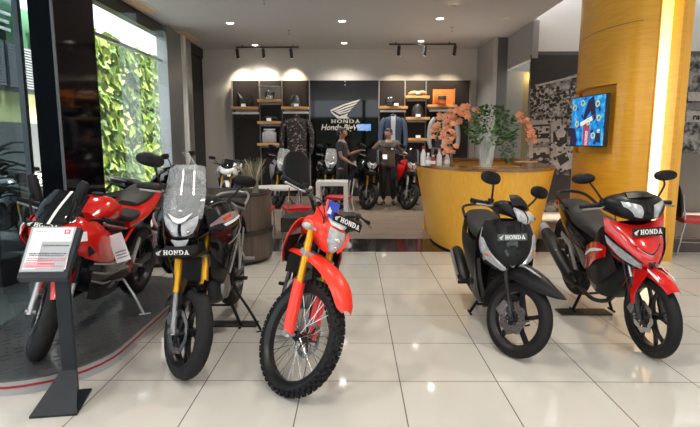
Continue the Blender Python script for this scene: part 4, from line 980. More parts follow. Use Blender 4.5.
class Rig:
    """a motorcycle: root empty + steering transform"""
    def __init__(s, name, label, X, Y, Z, psi, lean, steer, WB, rf, rr, wf, wr, rake, trail, lift=0, cat='motorcycle', group=None):
        s.WB, s.rf, s.rr, s.wf, s.wr, s.trail, s.rake = WB, rf, rr, wf, wr, trail, R(rake)
        a = Vector((-math.sin(s.rake), 0, math.cos(s.rake))); A = Matrix.Translation((trail, 0, 0))
        s.S = A @ Matrix.Rotation(R(steer), 4, a) @ A.inverted()
        base = Matrix.Rotation(R(-90+psi), 4, 'Z') @ Matrix.Rotation(R(-lean), 4, 'X')
        def mins(Mx):
            o = []
            for c, rad, w, T in (((0, 0, rf), rf, wf, s.S), ((-WB, 0, rr), rr, wr, Matrix.Identity(4))):
                o.append(min((Mx @ T @ Vector((c[0]+(rad-w/2+w/2*math.cos(th))*math.cos(t), w/2*math.sin(th), c[2]+(rad-w/2+w/2*math.cos(th))*math.sin(t)))).z for t in [k*PI/36 for k in range(72)] for th in (-1.4, -.7, 0, .7, 1.4)))
            return o
        f, r = mins(base); base = base @ Matrix.Rotation(math.atan2(f-(r-lift), WB), 4, 'Y'); f, r = mins(base)
        s.root = empty(name, (0, 0, 0), label, cat, group); s.root.matrix_world = Matrix.Translation((X, Y, Z-f)) @ base
        s.root.rotation_mode = 'XYZ'
    def ax(s, z, off=0): return -(z-s.rf)*math.tan(s.rake)+off      # x on the fork line at height z
    pre = None
    def P(s, name, mb, mat, parent=None, steer=False, smooth=40, bevel=0, label=None):
        if s.pre is not None: mb.xf(s.pre)
        if steer: mb.xf(s.S)
        return mb.build(name, mat, parent or s.root, smooth=smooth, bevel=bevel, label=label)

def tyre_mb(c, Rr, w, kind='road'):
    mb = MB(); hw = w/2; c = Vector(c)
    nA = 150 if kind == 'road' else 96
    th = [R(a) for a in (-118, -100, -80, -62, -46, -32, -20, -10, 0, 10, 20, 32, 46, 62, 80, 100, 118)]; L = []
    for i in range(nA):
        t = 2*PI*i/nA; l = []
        for a in th:
            h = 0
            if kind == 'road' and abs(a) < R(64):
                if ((i+abs(a)*9) % 10) < 2.0 and abs(a) > R(5): h = -.0045
            rad = Rr-hw+(hw+h)*math.cos(a)-(.004 if kind == 'knob' and abs(a) < 1.2 else 0)*2; l.append(c+Vector((rad*math.cos(t), (hw+h)*math.sin(a), rad*math.sin(t))))
        L.append(l)
    mb.loops(L, cap=False, close=True)
    # open cross-section: loops() joins last to first which closes the bead side
    if kind == 'knob':
        for row, (aa, n, sx_, sy_, ph) in enumerate(((0, 46, .017, .026, 0), (30, 46, .019, .017, .5), (-30, 46, .019, .017, .5), (60, 46, .019, .014, 0), (-60, 46, .019, .014, 0))):
            a = R(aa)
            for i in range(n):
                t = 2*PI*(i+ph)/n; rad = Rr-hw+hw*math.cos(a); p = c+Vector(((rad-.002)*math.cos(t), hw*math.sin(a), (rad-.002)*math.sin(t)))
                rot = Matrix.Rotation(-t, 3, 'Y') @ Matrix.Rotation(a, 3, 'Z')
                mb.box(p, (.016, sy_, sx_), rot)
    return mb
def disc_mb(c, y, Ro, Ri, t=.004, petal=8, amp=.004, holes=24):
    mb = MB(); n = 96; c = Vector(c); A = []
    for i in range(n):
        a = 2*PI*i/n; ro = Ro+amp*math.cos(petal*a); ri = Ri+amp*.6*math.cos(petal*a)
        A.append([c+Vector((r_*math.cos(a), yy, r_*math.sin(a))) for r_, yy in ((ri, y-t/2), (ro, y-t/2), (ro, y+t/2), (ri, y+t/2))])
    mb.loops(A, cap=False, close=True); return mb
def holes_mb(c, y, rs, n, hr, t=.0052):
    mb = MB(); c = Vector(c)
    for k, r_ in enumerate(rs):
        for i in range(n):
            a = 2*PI*(i+k*.5)/n; p = c+Vector((r_*math.cos(a), y, r_*math.sin(a))); mb.tube([p-Vector((0, t/2, 0)), p+Vector((0, t/2, 0))], hr, 7)
    return mb
def wheel(rig, front, style='cast5', tyre='road', rim_mat=None, steer=None, disc=None, detail=True):
    Rr, w = (rig.rf, rig.wf) if front else (rig.rr, rig.wr); c = Vector((0, 0, Rr)) if front else Vector((-rig.WB, 0, Rr)); steer = front if steer is None else steer
    rim_mat = rim_mat or m_rimb; hw = w/2; rb = Rr-hw+hw*math.cos(R(118))+.002; bw = hw*math.sin(R(118))
    mb = MB(); prof = [(rb+.010, -bw-.004), (rb+.008, -bw+.003), (rb-.014, -bw*.55), (rb-.018, 0), (rb-.014, bw*.55), (rb+.008, bw-.003), (rb+.010, bw+.004), (rb-.002, bw+.002), (rb-.026, bw*.5), (rb-.028, 0), (rb-.026, -bw*.5), (rb-.002, -bw-.002)]
    mb.lathe(prof, c, 'y', 56, True)
    rin = rb-.022
    # hub
    mb.lathe([(.0001, -.045), (.026, -.045), (.034, -.03), (.030, 0), (.034, .03), (.026, .045), (.0001, .045)], c, 'y', 24)
    if style.startswith('cast'):
        n = int(style[4:].rstrip('y'))
        for k in range(n):
            a = 2*PI*k/n+.3
            def pt(r_, da, y): return c+Vector((r_*math.cos(a+da), y, r_*math.sin(a+da)))
            if style.endswith('y'):
                for s_ in (-1, 1):
                    L = []
                    for r_, d_, ww, tt in ((.025, .0, .016, .022), (rin*.45, .0, .012, .016), (rin*.62, s_*.10, .008, .012), (rin, s_*.24, .008, .012)):
                        p = pt(r_, d_, 0); rad = (p-c).normalized(); tg = Vector((-rad.z, 0, rad.x)); L.append([p+tg*ww+Vector((0, tt, 0)), p-tg*ww+Vector((0, tt, 0)), p-tg*ww-Vector((0, tt, 0)), p+tg*ww-Vector((0, tt, 0))])
                    mb.loops(L)
            else:
                L = []
                for r_, d_, ww, tt in ((.025, .0, .020, .020), (rin*.5, .06, .013, .014), (rin, .12, .014, .014)):
                    p = pt(r_, d_, 0); rad = (p-c).normalized(); tg = Vector((-rad.z, 0, rad.x)); L.append([p+tg*ww+Vector((0, tt, 0)), p-tg*ww+Vector((0, tt, 0)), p-tg*ww-Vector((0, tt, 0)), p+tg*ww-Vector((0, tt, 0))])
                mb.loops(L)
    W = rig.P('front_wheel' if front else 'rear_wheel', mb, rim_mat, None, steer)
    rig.P('tyre', tyre_mb(c, Rr, w, tyre), m_tyre, W, steer)
    if style == 'spoke':
        sp = MB()
        for k in range(36):
            a = 2*PI*k/36; sd = 1 if k % 2 else -1; da = (.55 if (k//2) % 2 else -.55)
            p = c+Vector((.036*math.cos(a+da), sd*.03, .036*math.sin(a+da))); q = c+Vector((rin*math.cos(a), sd*.004, rin*math.sin(a))); sp.tube([p, q], .0022, 5)
        rig.P('spokes', sp, m_steel, W, steer)
    if disc:
        side, Ro, Ri, pet, amp = disc; y = side*.062
        d = rig.P('brake_disc', disc_mb(c, y, Ro, Ri, .004, pet, amp), m_steel, W, steer)
        if detail: rig.P('disc_holes', holes_mb(c, y, (lerp(Ri, Ro, .3), lerp(Ri, Ro, .7)), 18, (Ro-Ri)*.062), m_rimb, d, steer)
        ca = MB()
        for k in range(6):
            a = k*PI/3; p = c+Vector((.03*math.cos(a), y, .03*math.sin(a))); q = c+Vector(((Ri+.004)*math.cos(a+.3), y, (Ri+.004)*math.sin(a+.3))); ca.tube([p, q], [.010, .006], 6)
        ca.lathe([(.0001, -.008), (.036, -.008), (.036, .008), (.0001, .008)], c+Vector((0, y, 0)), 'y', 20)
        rig.P('disc_carrier', ca, m_rimb, d, steer)
        cp = MB(); a = R(150 if front else 20); p = c+Vector((Ro*.86*math.cos(a), y+side*.012, Ro*.86*math.sin(a)))
        cp.box(p, (.055, .05, .10), Matrix.Rotation(-a, 3, 'Y'))
        rig.P('brake_caliper', cp, m_cast, None, steer, bevel=.006)
    return W
def honda_plate(rig, c, w, h, n=(1, 0, 0), tilt=0, steer=False, mat=None, roll=0, wingw=True, lmat=None):
    """dark name board with white letters; faces direction n"""
    c = Vector(c); n = Vector(n).normalized(); ux = Vector((0, 0, 1)).cross(n).normalized(); uz = n.cross(ux)
    q = Matrix.Rotation(R(roll), 3, n); ux = q @ ux; uz = q @ uz
    P = [c+ux*x*w/2+uz*y*h/2 for x, y in ((-1, -1), (1, -1), (1, 1), (-1, 1))]
    mb = MB().add([p-n*.004 for p in P]+[p+n*.001 for p in P], [(3, 2, 1, 0), (4, 5, 6, 7), (0, 1, 5, 4), (1, 2, 6, 5), (2, 3, 7, 6), (3, 0, 4, 7)])
    pl_ = rig.P('name_board', mb, mat or m_plas, None, steer, 0)
    o = c-ux*w*(.26 if wingw else .4)-uz*h*.30+n*.001
    rig.P('lettering', letters(MB(), 'HONDA', o, ux, uz, w*(.70 if wingw else .8), h*.60, .002), lmat or m_letw, pl_, steer, 0)
    if wingw: rig.P('wing_logo', wing(MB(), c-ux*w*.45-uz*h*.30+n*.001, ux, uz, w*.16, h*.62, .002), lmat or m_letw, pl_, steer, 0)
    return pl_
def mirror(rig, side, base, ctr, size, mat=None, steer=True, face=.0, name='mirror', shape=2.3, vert=0):
    base = Vector(base); ctr = Vector(ctr); base.y *= side; ctr.y *= side
    mid = base.lerp(ctr, .5)+Vector((.02, side*.01, .02)); end = ctr-Vector((0, side*size[0]*.35, size[1]*.3))
    st = rig.P('mirror', MB().tube([base, mid, end], .0075, 8, 4), mat or m_plas, None, steer)
    mb = MB(); L = []
    rot = Matrix.Rotation(side*R(vert), 3, 'X')
    for x, k in ((.026, .25), (.022, .65), (.010, .95), (-.004, 1.), (-.014, .95)):
        l = []
        for j in range(28):
            a = 2*PI*j/28; ca, sa = math.cos(a), math.sin(a); e = shape
            l.append(ctr+rot @ Vector((x, abs(ca)**(2/e)*(1 if ca > 0 else -1)*size[0]*k, abs(sa)**(2/e)*(1 if sa > 0 else -1)*size[1]*k)))
        L.append(l)
    mb.loops(L); rig.P('mirror_housing', mb, mat or m_plas, st, steer)
    l = []
    for j in range(28):
        a = 2*PI*j/28; ca, sa = math.cos(a), math.sin(a); e = shape; l.append(ctr+rot @ Vector((-.0145, abs(ca)**(2/e)*(1 if ca > 0 else -1)*size[0]*.86, abs(sa)**(2/e)*(1 if sa > 0 else -1)*size[1]*.86)))
    rig.P('mirror_glass', MB().add(l+[q-Vector((.002, 0, 0)) for q in l], [tuple(range(28)), tuple(range(55, 27, -1))]+[(i, (i+1) % 28, 28+(i+1) % 28, 28+i) for i in range(28)]), m_mirg, st, steer)
def bars(rig, pts, grip=.12, r=.011, mat=None, lever=True, guard=False, gr=.017):
    """pts: left half from the centre out; mirrored"""
    pts = [Vector(p) for p in pts]; full = [Vector((p.x, -p.y, p.z)) for p in reversed(pts[1:])]+pts if abs(pts[0].y) < 1e-6 else None
    hb = rig.P('handlebar', MB().tube(full, r, 10, 4), mat or m_plas, None, True)
    e, d = pts[-1], (pts[-1]-pts[-2]).normalized()
    for s_ in (1, -1):
        f = lambda q: Vector((q.x, q.y*s_, q.z))
        g_ = MB().tube([f(e-d*grip), f(e-d*.01), f(e)], [gr, gr, gr*1.15], 12)
        rig.P('grip', g_, m_plas, hb, True)
        sw = MB().tube([f(e-d*(grip+.045)), f(e-d*(grip+.002))], .021, 10); rig.P('switch_pod', sw, m_plas, hb, True)
        if lever:
            a = e-d*(grip+.03)+Vector((.02, 0, 0)); lv = MB().tube([f(a), f(a+Vector((.045, .02, -.01))), f(e+Vector((.055, -.01, -.015)))], [.007, .006, .0075], 8, 3).sph(f(e+Vector((.055, -.01, -.015))), .009, 8, 6)
            rig.P('lever', lv, m_cast, hb, True)
        if lever and s_ == -1:
            rig.P('brake_reservoir', MB().lathe([(.0001, 0), (.022, 0), (.022, .03), (.0001, .03)], f(a)+Vector((0, 0, .01)), 'z', 14), m_plas, hb, True)
    return hb
def fork(rig, ztop, zmid, sp, r_up, r_lo, mat_up, mat_lo, cast_low=True):
    for s_ in (1, -1):
        y = s_*sp; x = rig.ax
        up = rig.P('fork_leg', MB().tube([(x(zmid-.02), y, zmid-.02), (x(ztop), y, ztop)], r_up, 16), mat_up, None, True)
        lo = MB().tube([(x(zmid+.02), y, zmid+.02), (x(rig.rf+.09), y, rig.rf+.09), (x(rig.rf-.02), y, rig.rf-.02)], [r_lo, r_lo, r_lo*1.15], 14)
        lo.tube([(0, y-.03*1, rig.rf), (0, y+.03, rig.rf)], .019, 12)
        rig.P('fork_slider', lo, mat_lo, up, True)
    rig.P('axle', MB().tube([(0, -sp-.03, rig.rf), (0, sp+.03, rig.rf)], .010, 10), m_castl, None, True)
def clamp(rig, z, sp, mat=None, t=.03):
    x = rig.ax(z); rig.P('triple_clamp', MB().prism([(x-.06, -.03), (x-.06, .03), (x-.03, sp+.03), (x+.03, sp+.03), (x+.04, .03), (x+.04, -.03), (x+.03, -sp-.03), (x-.03, -sp-.03)], z-t/2, z+t/2, 'xy'), mat or m_cast, None, True, bevel=.004)
def fender(rig, a0, a1, rad, w, mat, c=None, name='front_fender', tip=0, steer=True, th=.004, drop=.35, n=9, rise=0):
    c = Vector(c or (0, 0, rig.rf)); rows = []
    for i in range(n):
        t = i/(n-1); a = R(lerp(a0, a1, t)); ww = w*(1-tip*t**3); rr_ = rad+rise*t
        rows.append([c+Vector(((rr_-drop*ww*abs(k)**2.5)*math.cos(a), k*ww, (rr_-drop*ww*abs(k)**2.5)*math.sin(a))) for k in (-1, -.75, -.4, 0, .4, .75, 1)])
    return rig.P(name, MB().sheet(rows, th, 3), mat, None, steer)
def engine(rig, cx, cz, s=1., tilt=20, mat=None, mat2=None):
    """crankcase with covers, finned cylinder, head"""
    mb = MB().loft([(cx-.20*s, 0, cz+.02, .09*s, .06*s), (cx-.12*s, 0, cz, .12*s, .10*s), (cx, 0, cz-.01, .13*s, .12*s), (cx+.12*s, 0, cz, .12*s, .11*s), (cx+.17*s, 0, cz+.01, .07*s, .06*s)], 20, 3, 3)
    E_ = rig.P('engine', mb, mat or m_cast)
    for sd in (1, -1):
        rig.P('engine_cover', MB().lathe([(.0001, .150*s), (.05*s, .148*s), (.085*s, .135*s), (.092*s, .11*s)], (cx+.04*s, 0, cz), 'y', 24).xf(Matrix.Scale(sd, 3, (0, 1, 0)) if sd < 0 else Matrix.Identity(3)), mat2 or m_castl, E_)
    c = MB(); d = Vector((math.sin(R(tilt)), 0, math.cos(R(tilt)))); b = Vector((cx+.06*s, 0, cz+.09*s)); rot = Matrix.Rotation(R(tilt), 3, 'Y')
    for k in range(7): c.box(b+d*(.012+.02*k)*s, (.14*s, .15*s, .008*s), rot)
    c.box(b+d*.07*s, (.10*s, .11*s, .15*s), rot); rig.P('cylinder', c, mat or m_cast, E_)
    rig.P('cylinder_head', MB().box(b+d*.19*s, (.13*s, .14*s, .08*s), rot), mat2 or m_cast, E_, bevel=.012)
    return E_
def foot(rig, x, y, z, L=.09, mat=None, name='footpeg'):
    for s_ in (1, -1): rig.P(name, MB().box((x, s_*(y+L/2), z), (.035, L, .022)).box((x, s_*(y+.0), z), (.05, .03, .035)), mat or m_plas, bevel=.003)
def centre_stand(rig, x, w=.16, h=None, plate=None, z=.16):
    """spread legs under the frame; world ground found from the rig"""
    inv = rig.root.matrix_world.inverted(); mb = MB(); gz = plate or 0
    for s_ in (1, -1):
        p = Vector((x, s_*.07, z)); wq = rig.root.matrix_world @ Vector((x-.04, s_*w, 0)); q = inv @ Vector((wq.x, wq.y, gz+.012)); mb.tube([p, q], .013, 8)
        wq2 = rig.root.matrix_world @ Vector((x-.02, s_*w, 0)); a = inv @ Vector((wq.x, wq.y-.05, gz+.010)); b = inv @ Vector((wq.x, wq.y+.06, gz+.010)); mb.tube([a, b], .010, 8)
    a = Vector((x-.015, -.10, z*.55)); b = Vector((x-.015, .10, z*.55)); mb.tube([a, b], .010, 8)
    rig.P('centre_stand', mb, m_plas)
def side_stand(rig, x, y, z, out=.20, fx=.05, gz=0, mat=None):
    inv = rig.root.matrix_world.inverted(); wq = rig.root.matrix_world @ Vector((x+fx, y+out, 0)); q = inv @ Vector((wq.x, wq.y, gz+.012))
    mb = MB().tube([(x, y, z), Vector((x, y, z)).lerp(q, .5)+Vector((0, .01, 0)), q], .011, 8, 3)
    a = inv @ Vector((wq.x-.03, wq.y-.02, gz+.006)); b = inv @ Vector((wq.x+.05, wq.y+.02, gz+.006)); mb.tube([a, b], .0065, 8)
    rig.P('side_stand', mb, mat or m_plas)
def sheetm(rows, th=.004, k=4, both=True):
    m_ = MB().sheet(rows, th, k); return m_
def pair(rig, name, fn, mat, steer=False, parent=None, smooth=40, label=None):
    """build a left part and its mirrored right twin as two parts"""
    out = []
    for s_ in (1, -1):
        mb = fn()
        if s_ < 0: mb.v = [Vector((q.x, -q.y, q.z)) for q in mb.v]
        pr = parent[0 if s_ > 0 else 1] if isinstance(parent, (list, tuple)) else parent
        out.append(rig.P(name, mb, mat, pr, steer, smooth, label=label))
    return out

def surf(rows, u, v, off=0.):
    """point on the free-form panel through rows; u across, v down (0..1), pushed out by off"""
    rows = [[Vector(p) for p in r] for r in rows]
    def ev(P, t):
        n = len(P)-1; i = min(int(t*n), n-1); f = t*n-i; a = P[i-1] if i > 0 else P[0]*2-P[1]; b = P[i]; c = P[i+1]; d = P[i+2] if i+2 < len(P) else P[-1]*2-P[-2]
        return .5*((2*b)+(c-a)*f+(2*a-5*b+4*c-d)*f*f+(3*b-a-3*c+d)*f**3)
    def S_(u, v): return ev([ev(r, u) for r in rows], v)
    p = S_(u, v); a = S_(min(1, u+.01), v)-S_(max(0, u-.01), v); b = S_(u, min(1, v+.01))-S_(u, max(0, v-.01)); n = a.cross(b).normalized()
    if n.x < 0: n = -n
    return p+n*off
def patch(rows, g, off=.008, th=.006, k=4):
    """panel lying on another panel: g is a grid of (u, v)"""
    return MB().sheet([[surf(rows, u, v, off) for u, v in r] for r in g], th, k)
# ================================================================ red dirt bike (middle)
def dirt_bike():
    g = Rig('dirt_bike', 'bright red dirt bike with gold forks and knobbly wire-spoked wheels, middle of the front row', -.44, 2.955, 0, 0, 12, 42, 1.375, .352, .31, .086, .10, 27, .11)
    P = g.P
    wheel(g, True, 'spoke', 'knob', disc=(1, .115, .085, 6, .005)); wheel(g, False, 'spoke', 'knob', disc=(-1, .10, .07, 6, .004))
    fork(g, .97, .60, .098, .0245, .017, m_gold, m_castl)
    clamp(g, .955, .098, m_cast); clamp(g, .80, .098, m_castl, .035)
    for s_ in (1, -1):       # fork guards
        rows = []
        for z, w1, w0 in ((.640, .034, .030), (.56, .036, .034), (.46, .036, .036), (.385, .034, .036), (.365, .030, .032)):
            x = g.ax(z)+.004; rows.append([(x-.022, s_*(.098-w1*.9), z), (x+.022, s_*(.098-w1*.7), z), (x+.036, s_*.098, z), (x+.022, s_*(.098+w1*.7), z), (x-.022, s_*(.098+w1*.9), z)])
        P('fork_guard', MB().sheet(rows, .005, 3), m_fred, None, True)
    # high front fender
    rows = []
    for x, z, w, cr in ((-.46, .755, .065, .02), (-.30, .800, .085, .03), (-.12, .818, .092, .035), (.03, .802, .086, .038), (.13, .765, .080, .036), (.21, .705, .062, .03), (.245, .665, .034, .012)):
        rows.append([(x, -w, z-cr*1.5), (x, -w*.86, z-cr*.55), (x, -w*.45, z), (x, 0, z+cr*.25), (x, w*.45, z), (x, w*.86, z-cr*.55), (x, w, z-cr*1.5)])
    P('front_fender', MB().sheet(rows, .005, 3), m_fred, None, True)
    # headlamp mask
    g.pre = Matrix.Translation((0, 0, .032))
    rows = []
    for z, w, x in ((1.075, .070, -.275), (1.02, .098, -.215), (.95, .108, -.165), (.89, .085, -.145), (.85, .048, -.150), (.83, .018, -.165)):
        rows.append([(x-.13, -w*1.12, z+.01), (x-.045, -w*.95, z), (x-.008, -w*.5, z), (x, 0, z), (x-.008, w*.5, z), (x-.045, w*.95, z), (x-.13, w*1.12, z+.01)])
    mk = P('headlamp_mask', MB().sheet(rows, .006, 3), m_fred, None, True)
    rows = []
    for z, w, x in ((1.062, .050, -.258), (1.045, .082, -.232), (1.02, .082, -.203), (1.000, .05, -.188)):
        rows.append([(x-.015, -w, z), (x+.002, -w*.5, z), (x+.006, 0, z), (x+.002, w*.5, z), (x-.015, w, z)])
    P('white_panel', MB().sheet(rows, .004, 3), m_bwht, mk, True)
    rows = []
    for z, w, x in ((.985, .066, -.176), (.955, .072, -.158), (.91, .064, -.143), (.87, .040, -.138), (.852, .016, -.140)):
        rows.append([(x-.012, -w, z), (x+.006, -w*.5, z), (x+.012, 0, z), (x+.006, w*.5, z), (x-.012, w, z)])
    hl = P('headlamp', MB().sheet(rows, .012, 3), m_lampw, mk, True)
    P('bulb', MB().sph((-.135, 0, .935), (.016, .026, .020), 12, 8), m_refl, hl, True); P('bulb', MB().sph((-.122, 0, .888), (.012, .018, .012), 10, 6), m_refl, hl, True)
    for s_ in (1, -1):
        P('red_accent', MB().sheet([[(-.185, s_*.088, 1.0), (-.165, s_*.100, .985)], [(-.158, s_*.080, .93), (-.142, s_*.088, .92)], [(-.140, s_*.040, .865), (-.132, s_*.050, .855)]], .006, 2), m_fred, mk, True)
    # blue and white corner graphic and name board above the lamp
    P('blue_panel', MB().sheet([[(-.285, -.105, 1.125), (-.27, -.02, 1.135)], [(-.235, -.115, 1.06), (-.222, -.04, 1.065)], [(-.215, -.11, 1.035), (-.20, -.06, 1.035)]], .006, 2), m_bblu, mk, True)
    P('red_edge', MB().tube([(-.285, -.112, 1.125), (-.235, -.122, 1.06), (-.213, -.117, 1.032)], .007, 6, 2), m_fred, mk, True)
    P('white_triangle', MB().prism([(0, 0), (.055, .005), (.02, .05)], 0, .004, 'yz').xf(Matrix.Translation((-.222, -.118, 1.05)) @ Matrix.Rotation(R(-35), 4, 'Y')), m_bwht, mk, True, 0)
    honda_plate(g, (-.195, .048, 1.058), .235, .054, (1, -.12, .35), steer=True, roll=2)
    g.pre = None
    # bars
    bars(g, [(-.375, 0, 1.045), (-.375, .09, 1.05), (-.37, .20, 1.125), (-.40, .36, 1.14), (-.415, .41, 1.14)], .12)
    P('bar_pad', MB().tube([(-.375, -.10, 1.095), (-.375, .10, 1.095)], .022, 12), m_plas, None, True)
    for s_ in (1, -1):
        P('indicator', MB().tube([(-.25, s_*.10, .955), (-.25, s_*.165, .955)], .010, 8).sph((-.245, s_*.185, .955), (.026, .036, .024), 14, 8), m_lampw, None, True)
    for s_ in (1, -1):
        for k in range(2): P('control_cable', MB().tube([(-.36, s_*.22, 1.12), (-.27, s_*(.16+.03*k), 1.13-.03*k), (-.22, s_*.10, 1.02), (-.34, s_*.07, .90)], .004, 6, 4), m_cable, None, True)
    P('brake_hose', MB().tube([(-.30, .07, 1.0), (-.17, .13, .85), (-.12, .135, .62), (-.02, .12, .40)], .005, 6, 4), m_cable, None, True)
    # frame, tank, shrouds, seat
    fr = MB().tube([(-.36, 0, .98), (-.33, 0, .76)], .033, 14)
    for s_ in (1, -1):
        fr.tube([(-.35, s_*.02, .93), (-.60, s_*.10, .80), (-.88, s_*.12, .60), (-.92, s_*.11, .36)], .020, 10, 4); fr.tube([(-.34, s_*.02, .80), (-.42, s_*.06, .50), (-.50, s_*.09, .24), (-.90, s_*.10, .22)], .016, 10, 4)
        fr.tube([(-.80, s_*.11, .70), (-1.15, s_*.10, .82), (-1.45, s_*.08, .86)], .012, 8, 3)
    P('frame', fr, m_plas)
    P('fuel_tank', MB().loft([(-.42, 0, .93, .05, .05), (-.50, 0, .92, .11, .09), (-.66, 0, .90, .13, .10), (-.80, 0, .88, .10, .07), (-.88, 0, .87, .07, .04)], 20, 4), m_fred)
    P('fuel_cap', MB().lathe([(.0001, .03), (.035, .028), (.04, 0)], (-.60, 0, .995), 'z', 18), m_plas)
    pair(g, 'radiator_shroud', lambda: MB().sheet([[(-.30, .175, .90), (-.31, .195, .80), (-.38, .185, .68)], [(-.38, .165, .94), (-.40, .190, .82), (-.46, .180, .67)], [(-.52, .135, .97), (-.54, .16, .84), (-.56, .155, .68)], [(-.74, .12, .94), (-.76, .14, .84), (-.74, .13, .73)]], .006, 4), m_fred)
    pair(g, 'shroud_lining', lambda: MB().sheet([[(-.315, .165, .885), (-.325, .180, .80), (-.39, .172, .69)], [(-.38, .10, .90), (-.40, .12, .80), (-.45, .12, .66)]], .005, 3), m_plas)
    pair(g, 'side_panel', lambda: MB().sheet([[(-.80, .13, .84), (-.84, .14, .70), (-.90, .13, .58)], [(-1.0, .14, .85), (-1.02, .155, .74), (-1.02, .14, .62)], [(-1.25, .12, .87), (-1.25, .13, .82), (-1.22, .12, .76)]], .005, 4), m_bwht)
    P('seat', MB().loft([(-.62, 0, .94, .06, .04), (-.80, 0, .905, .11, .04), (-1.1, 0, .895, .135, .045), (-1.4, 0, .915, .12, .035), (-1.5, 0, .925, .06, .015)], 20, 4, 3), m_seat)
    P('rear_fender', MB().sheet([[(-1.2, -.11, .83), (-1.2, 0, .87), (-1.2, .11, .83)], [(-1.5, -.10, .86), (-1.5, 0, .90), (-1.5, .10, .86)], [(-1.75, -.07, .89), (-1.75, 0, .92), (-1.75, .07, .89)], [(-1.92, -.03, .86), (-1.92, 0, .875), (-1.92, .03, .86)]], .005, 4), m_fred)
    engine(g, -.70, .40, 1.0, 12); foot(g, -.92, .14, .36)
    P('gear_lever', MB().tube([(-.85, .15, .34), (-.68, .17, .33), (-.66, .20, .33)], .007, 8, 3), m_castl); P('brake_pedal', MB().tube([(-.88, -.15, .34), (-.68, -.17, .31), (-.66, -.21, .315)], .008, 8, 3), m_castl)
    P('exhaust', MB().tube([(-.56, -.02, .62), (-.46, -.10, .50), (-.60, -.15, .38), (-.88, -.15, .58), (-1.1, -.15, .66)], .018, 12, 4).tube([(-1.08, -.15, .66), (-1.15, -.16, .68), (-1.5, -.17, .78), (-1.54, -.17, .79)], [.025, .048, .048, .03], 16), m_blackm)
    sw = MB()
    for s_ in (1, -1): sw.tube([(-.92, s_*.08, .38), (-1.15, s_*.10, .35), (-1.40, s_*.10, .31)], [.025, .022, .02], 10, 2)
    P('swingarm', sw, m_castl); P('rear_shock', MB().tube([(-.95, 0, .42), (-.90, 0, .78)], .03, 14), m_castl)
    P('radiator', MB().box((-.40, .10, .72), (.03, .11, .2)).box((-.40, -.10, .72), (.03, .11, .2)), m_plas)
    P('bash_plate', MB().sheet([[(-.46, -.08, .36), (-.46, .08, .36)], [(-.58, -.10, .20), (-.58, .10, .20)], [(-.9, -.10, .18), (-.9, .10, .18)]], .006, 3), m_castl)
    side_stand(g, -.90, .13, .32, .14, .12)
    return g
DIRT = dirt_bike()

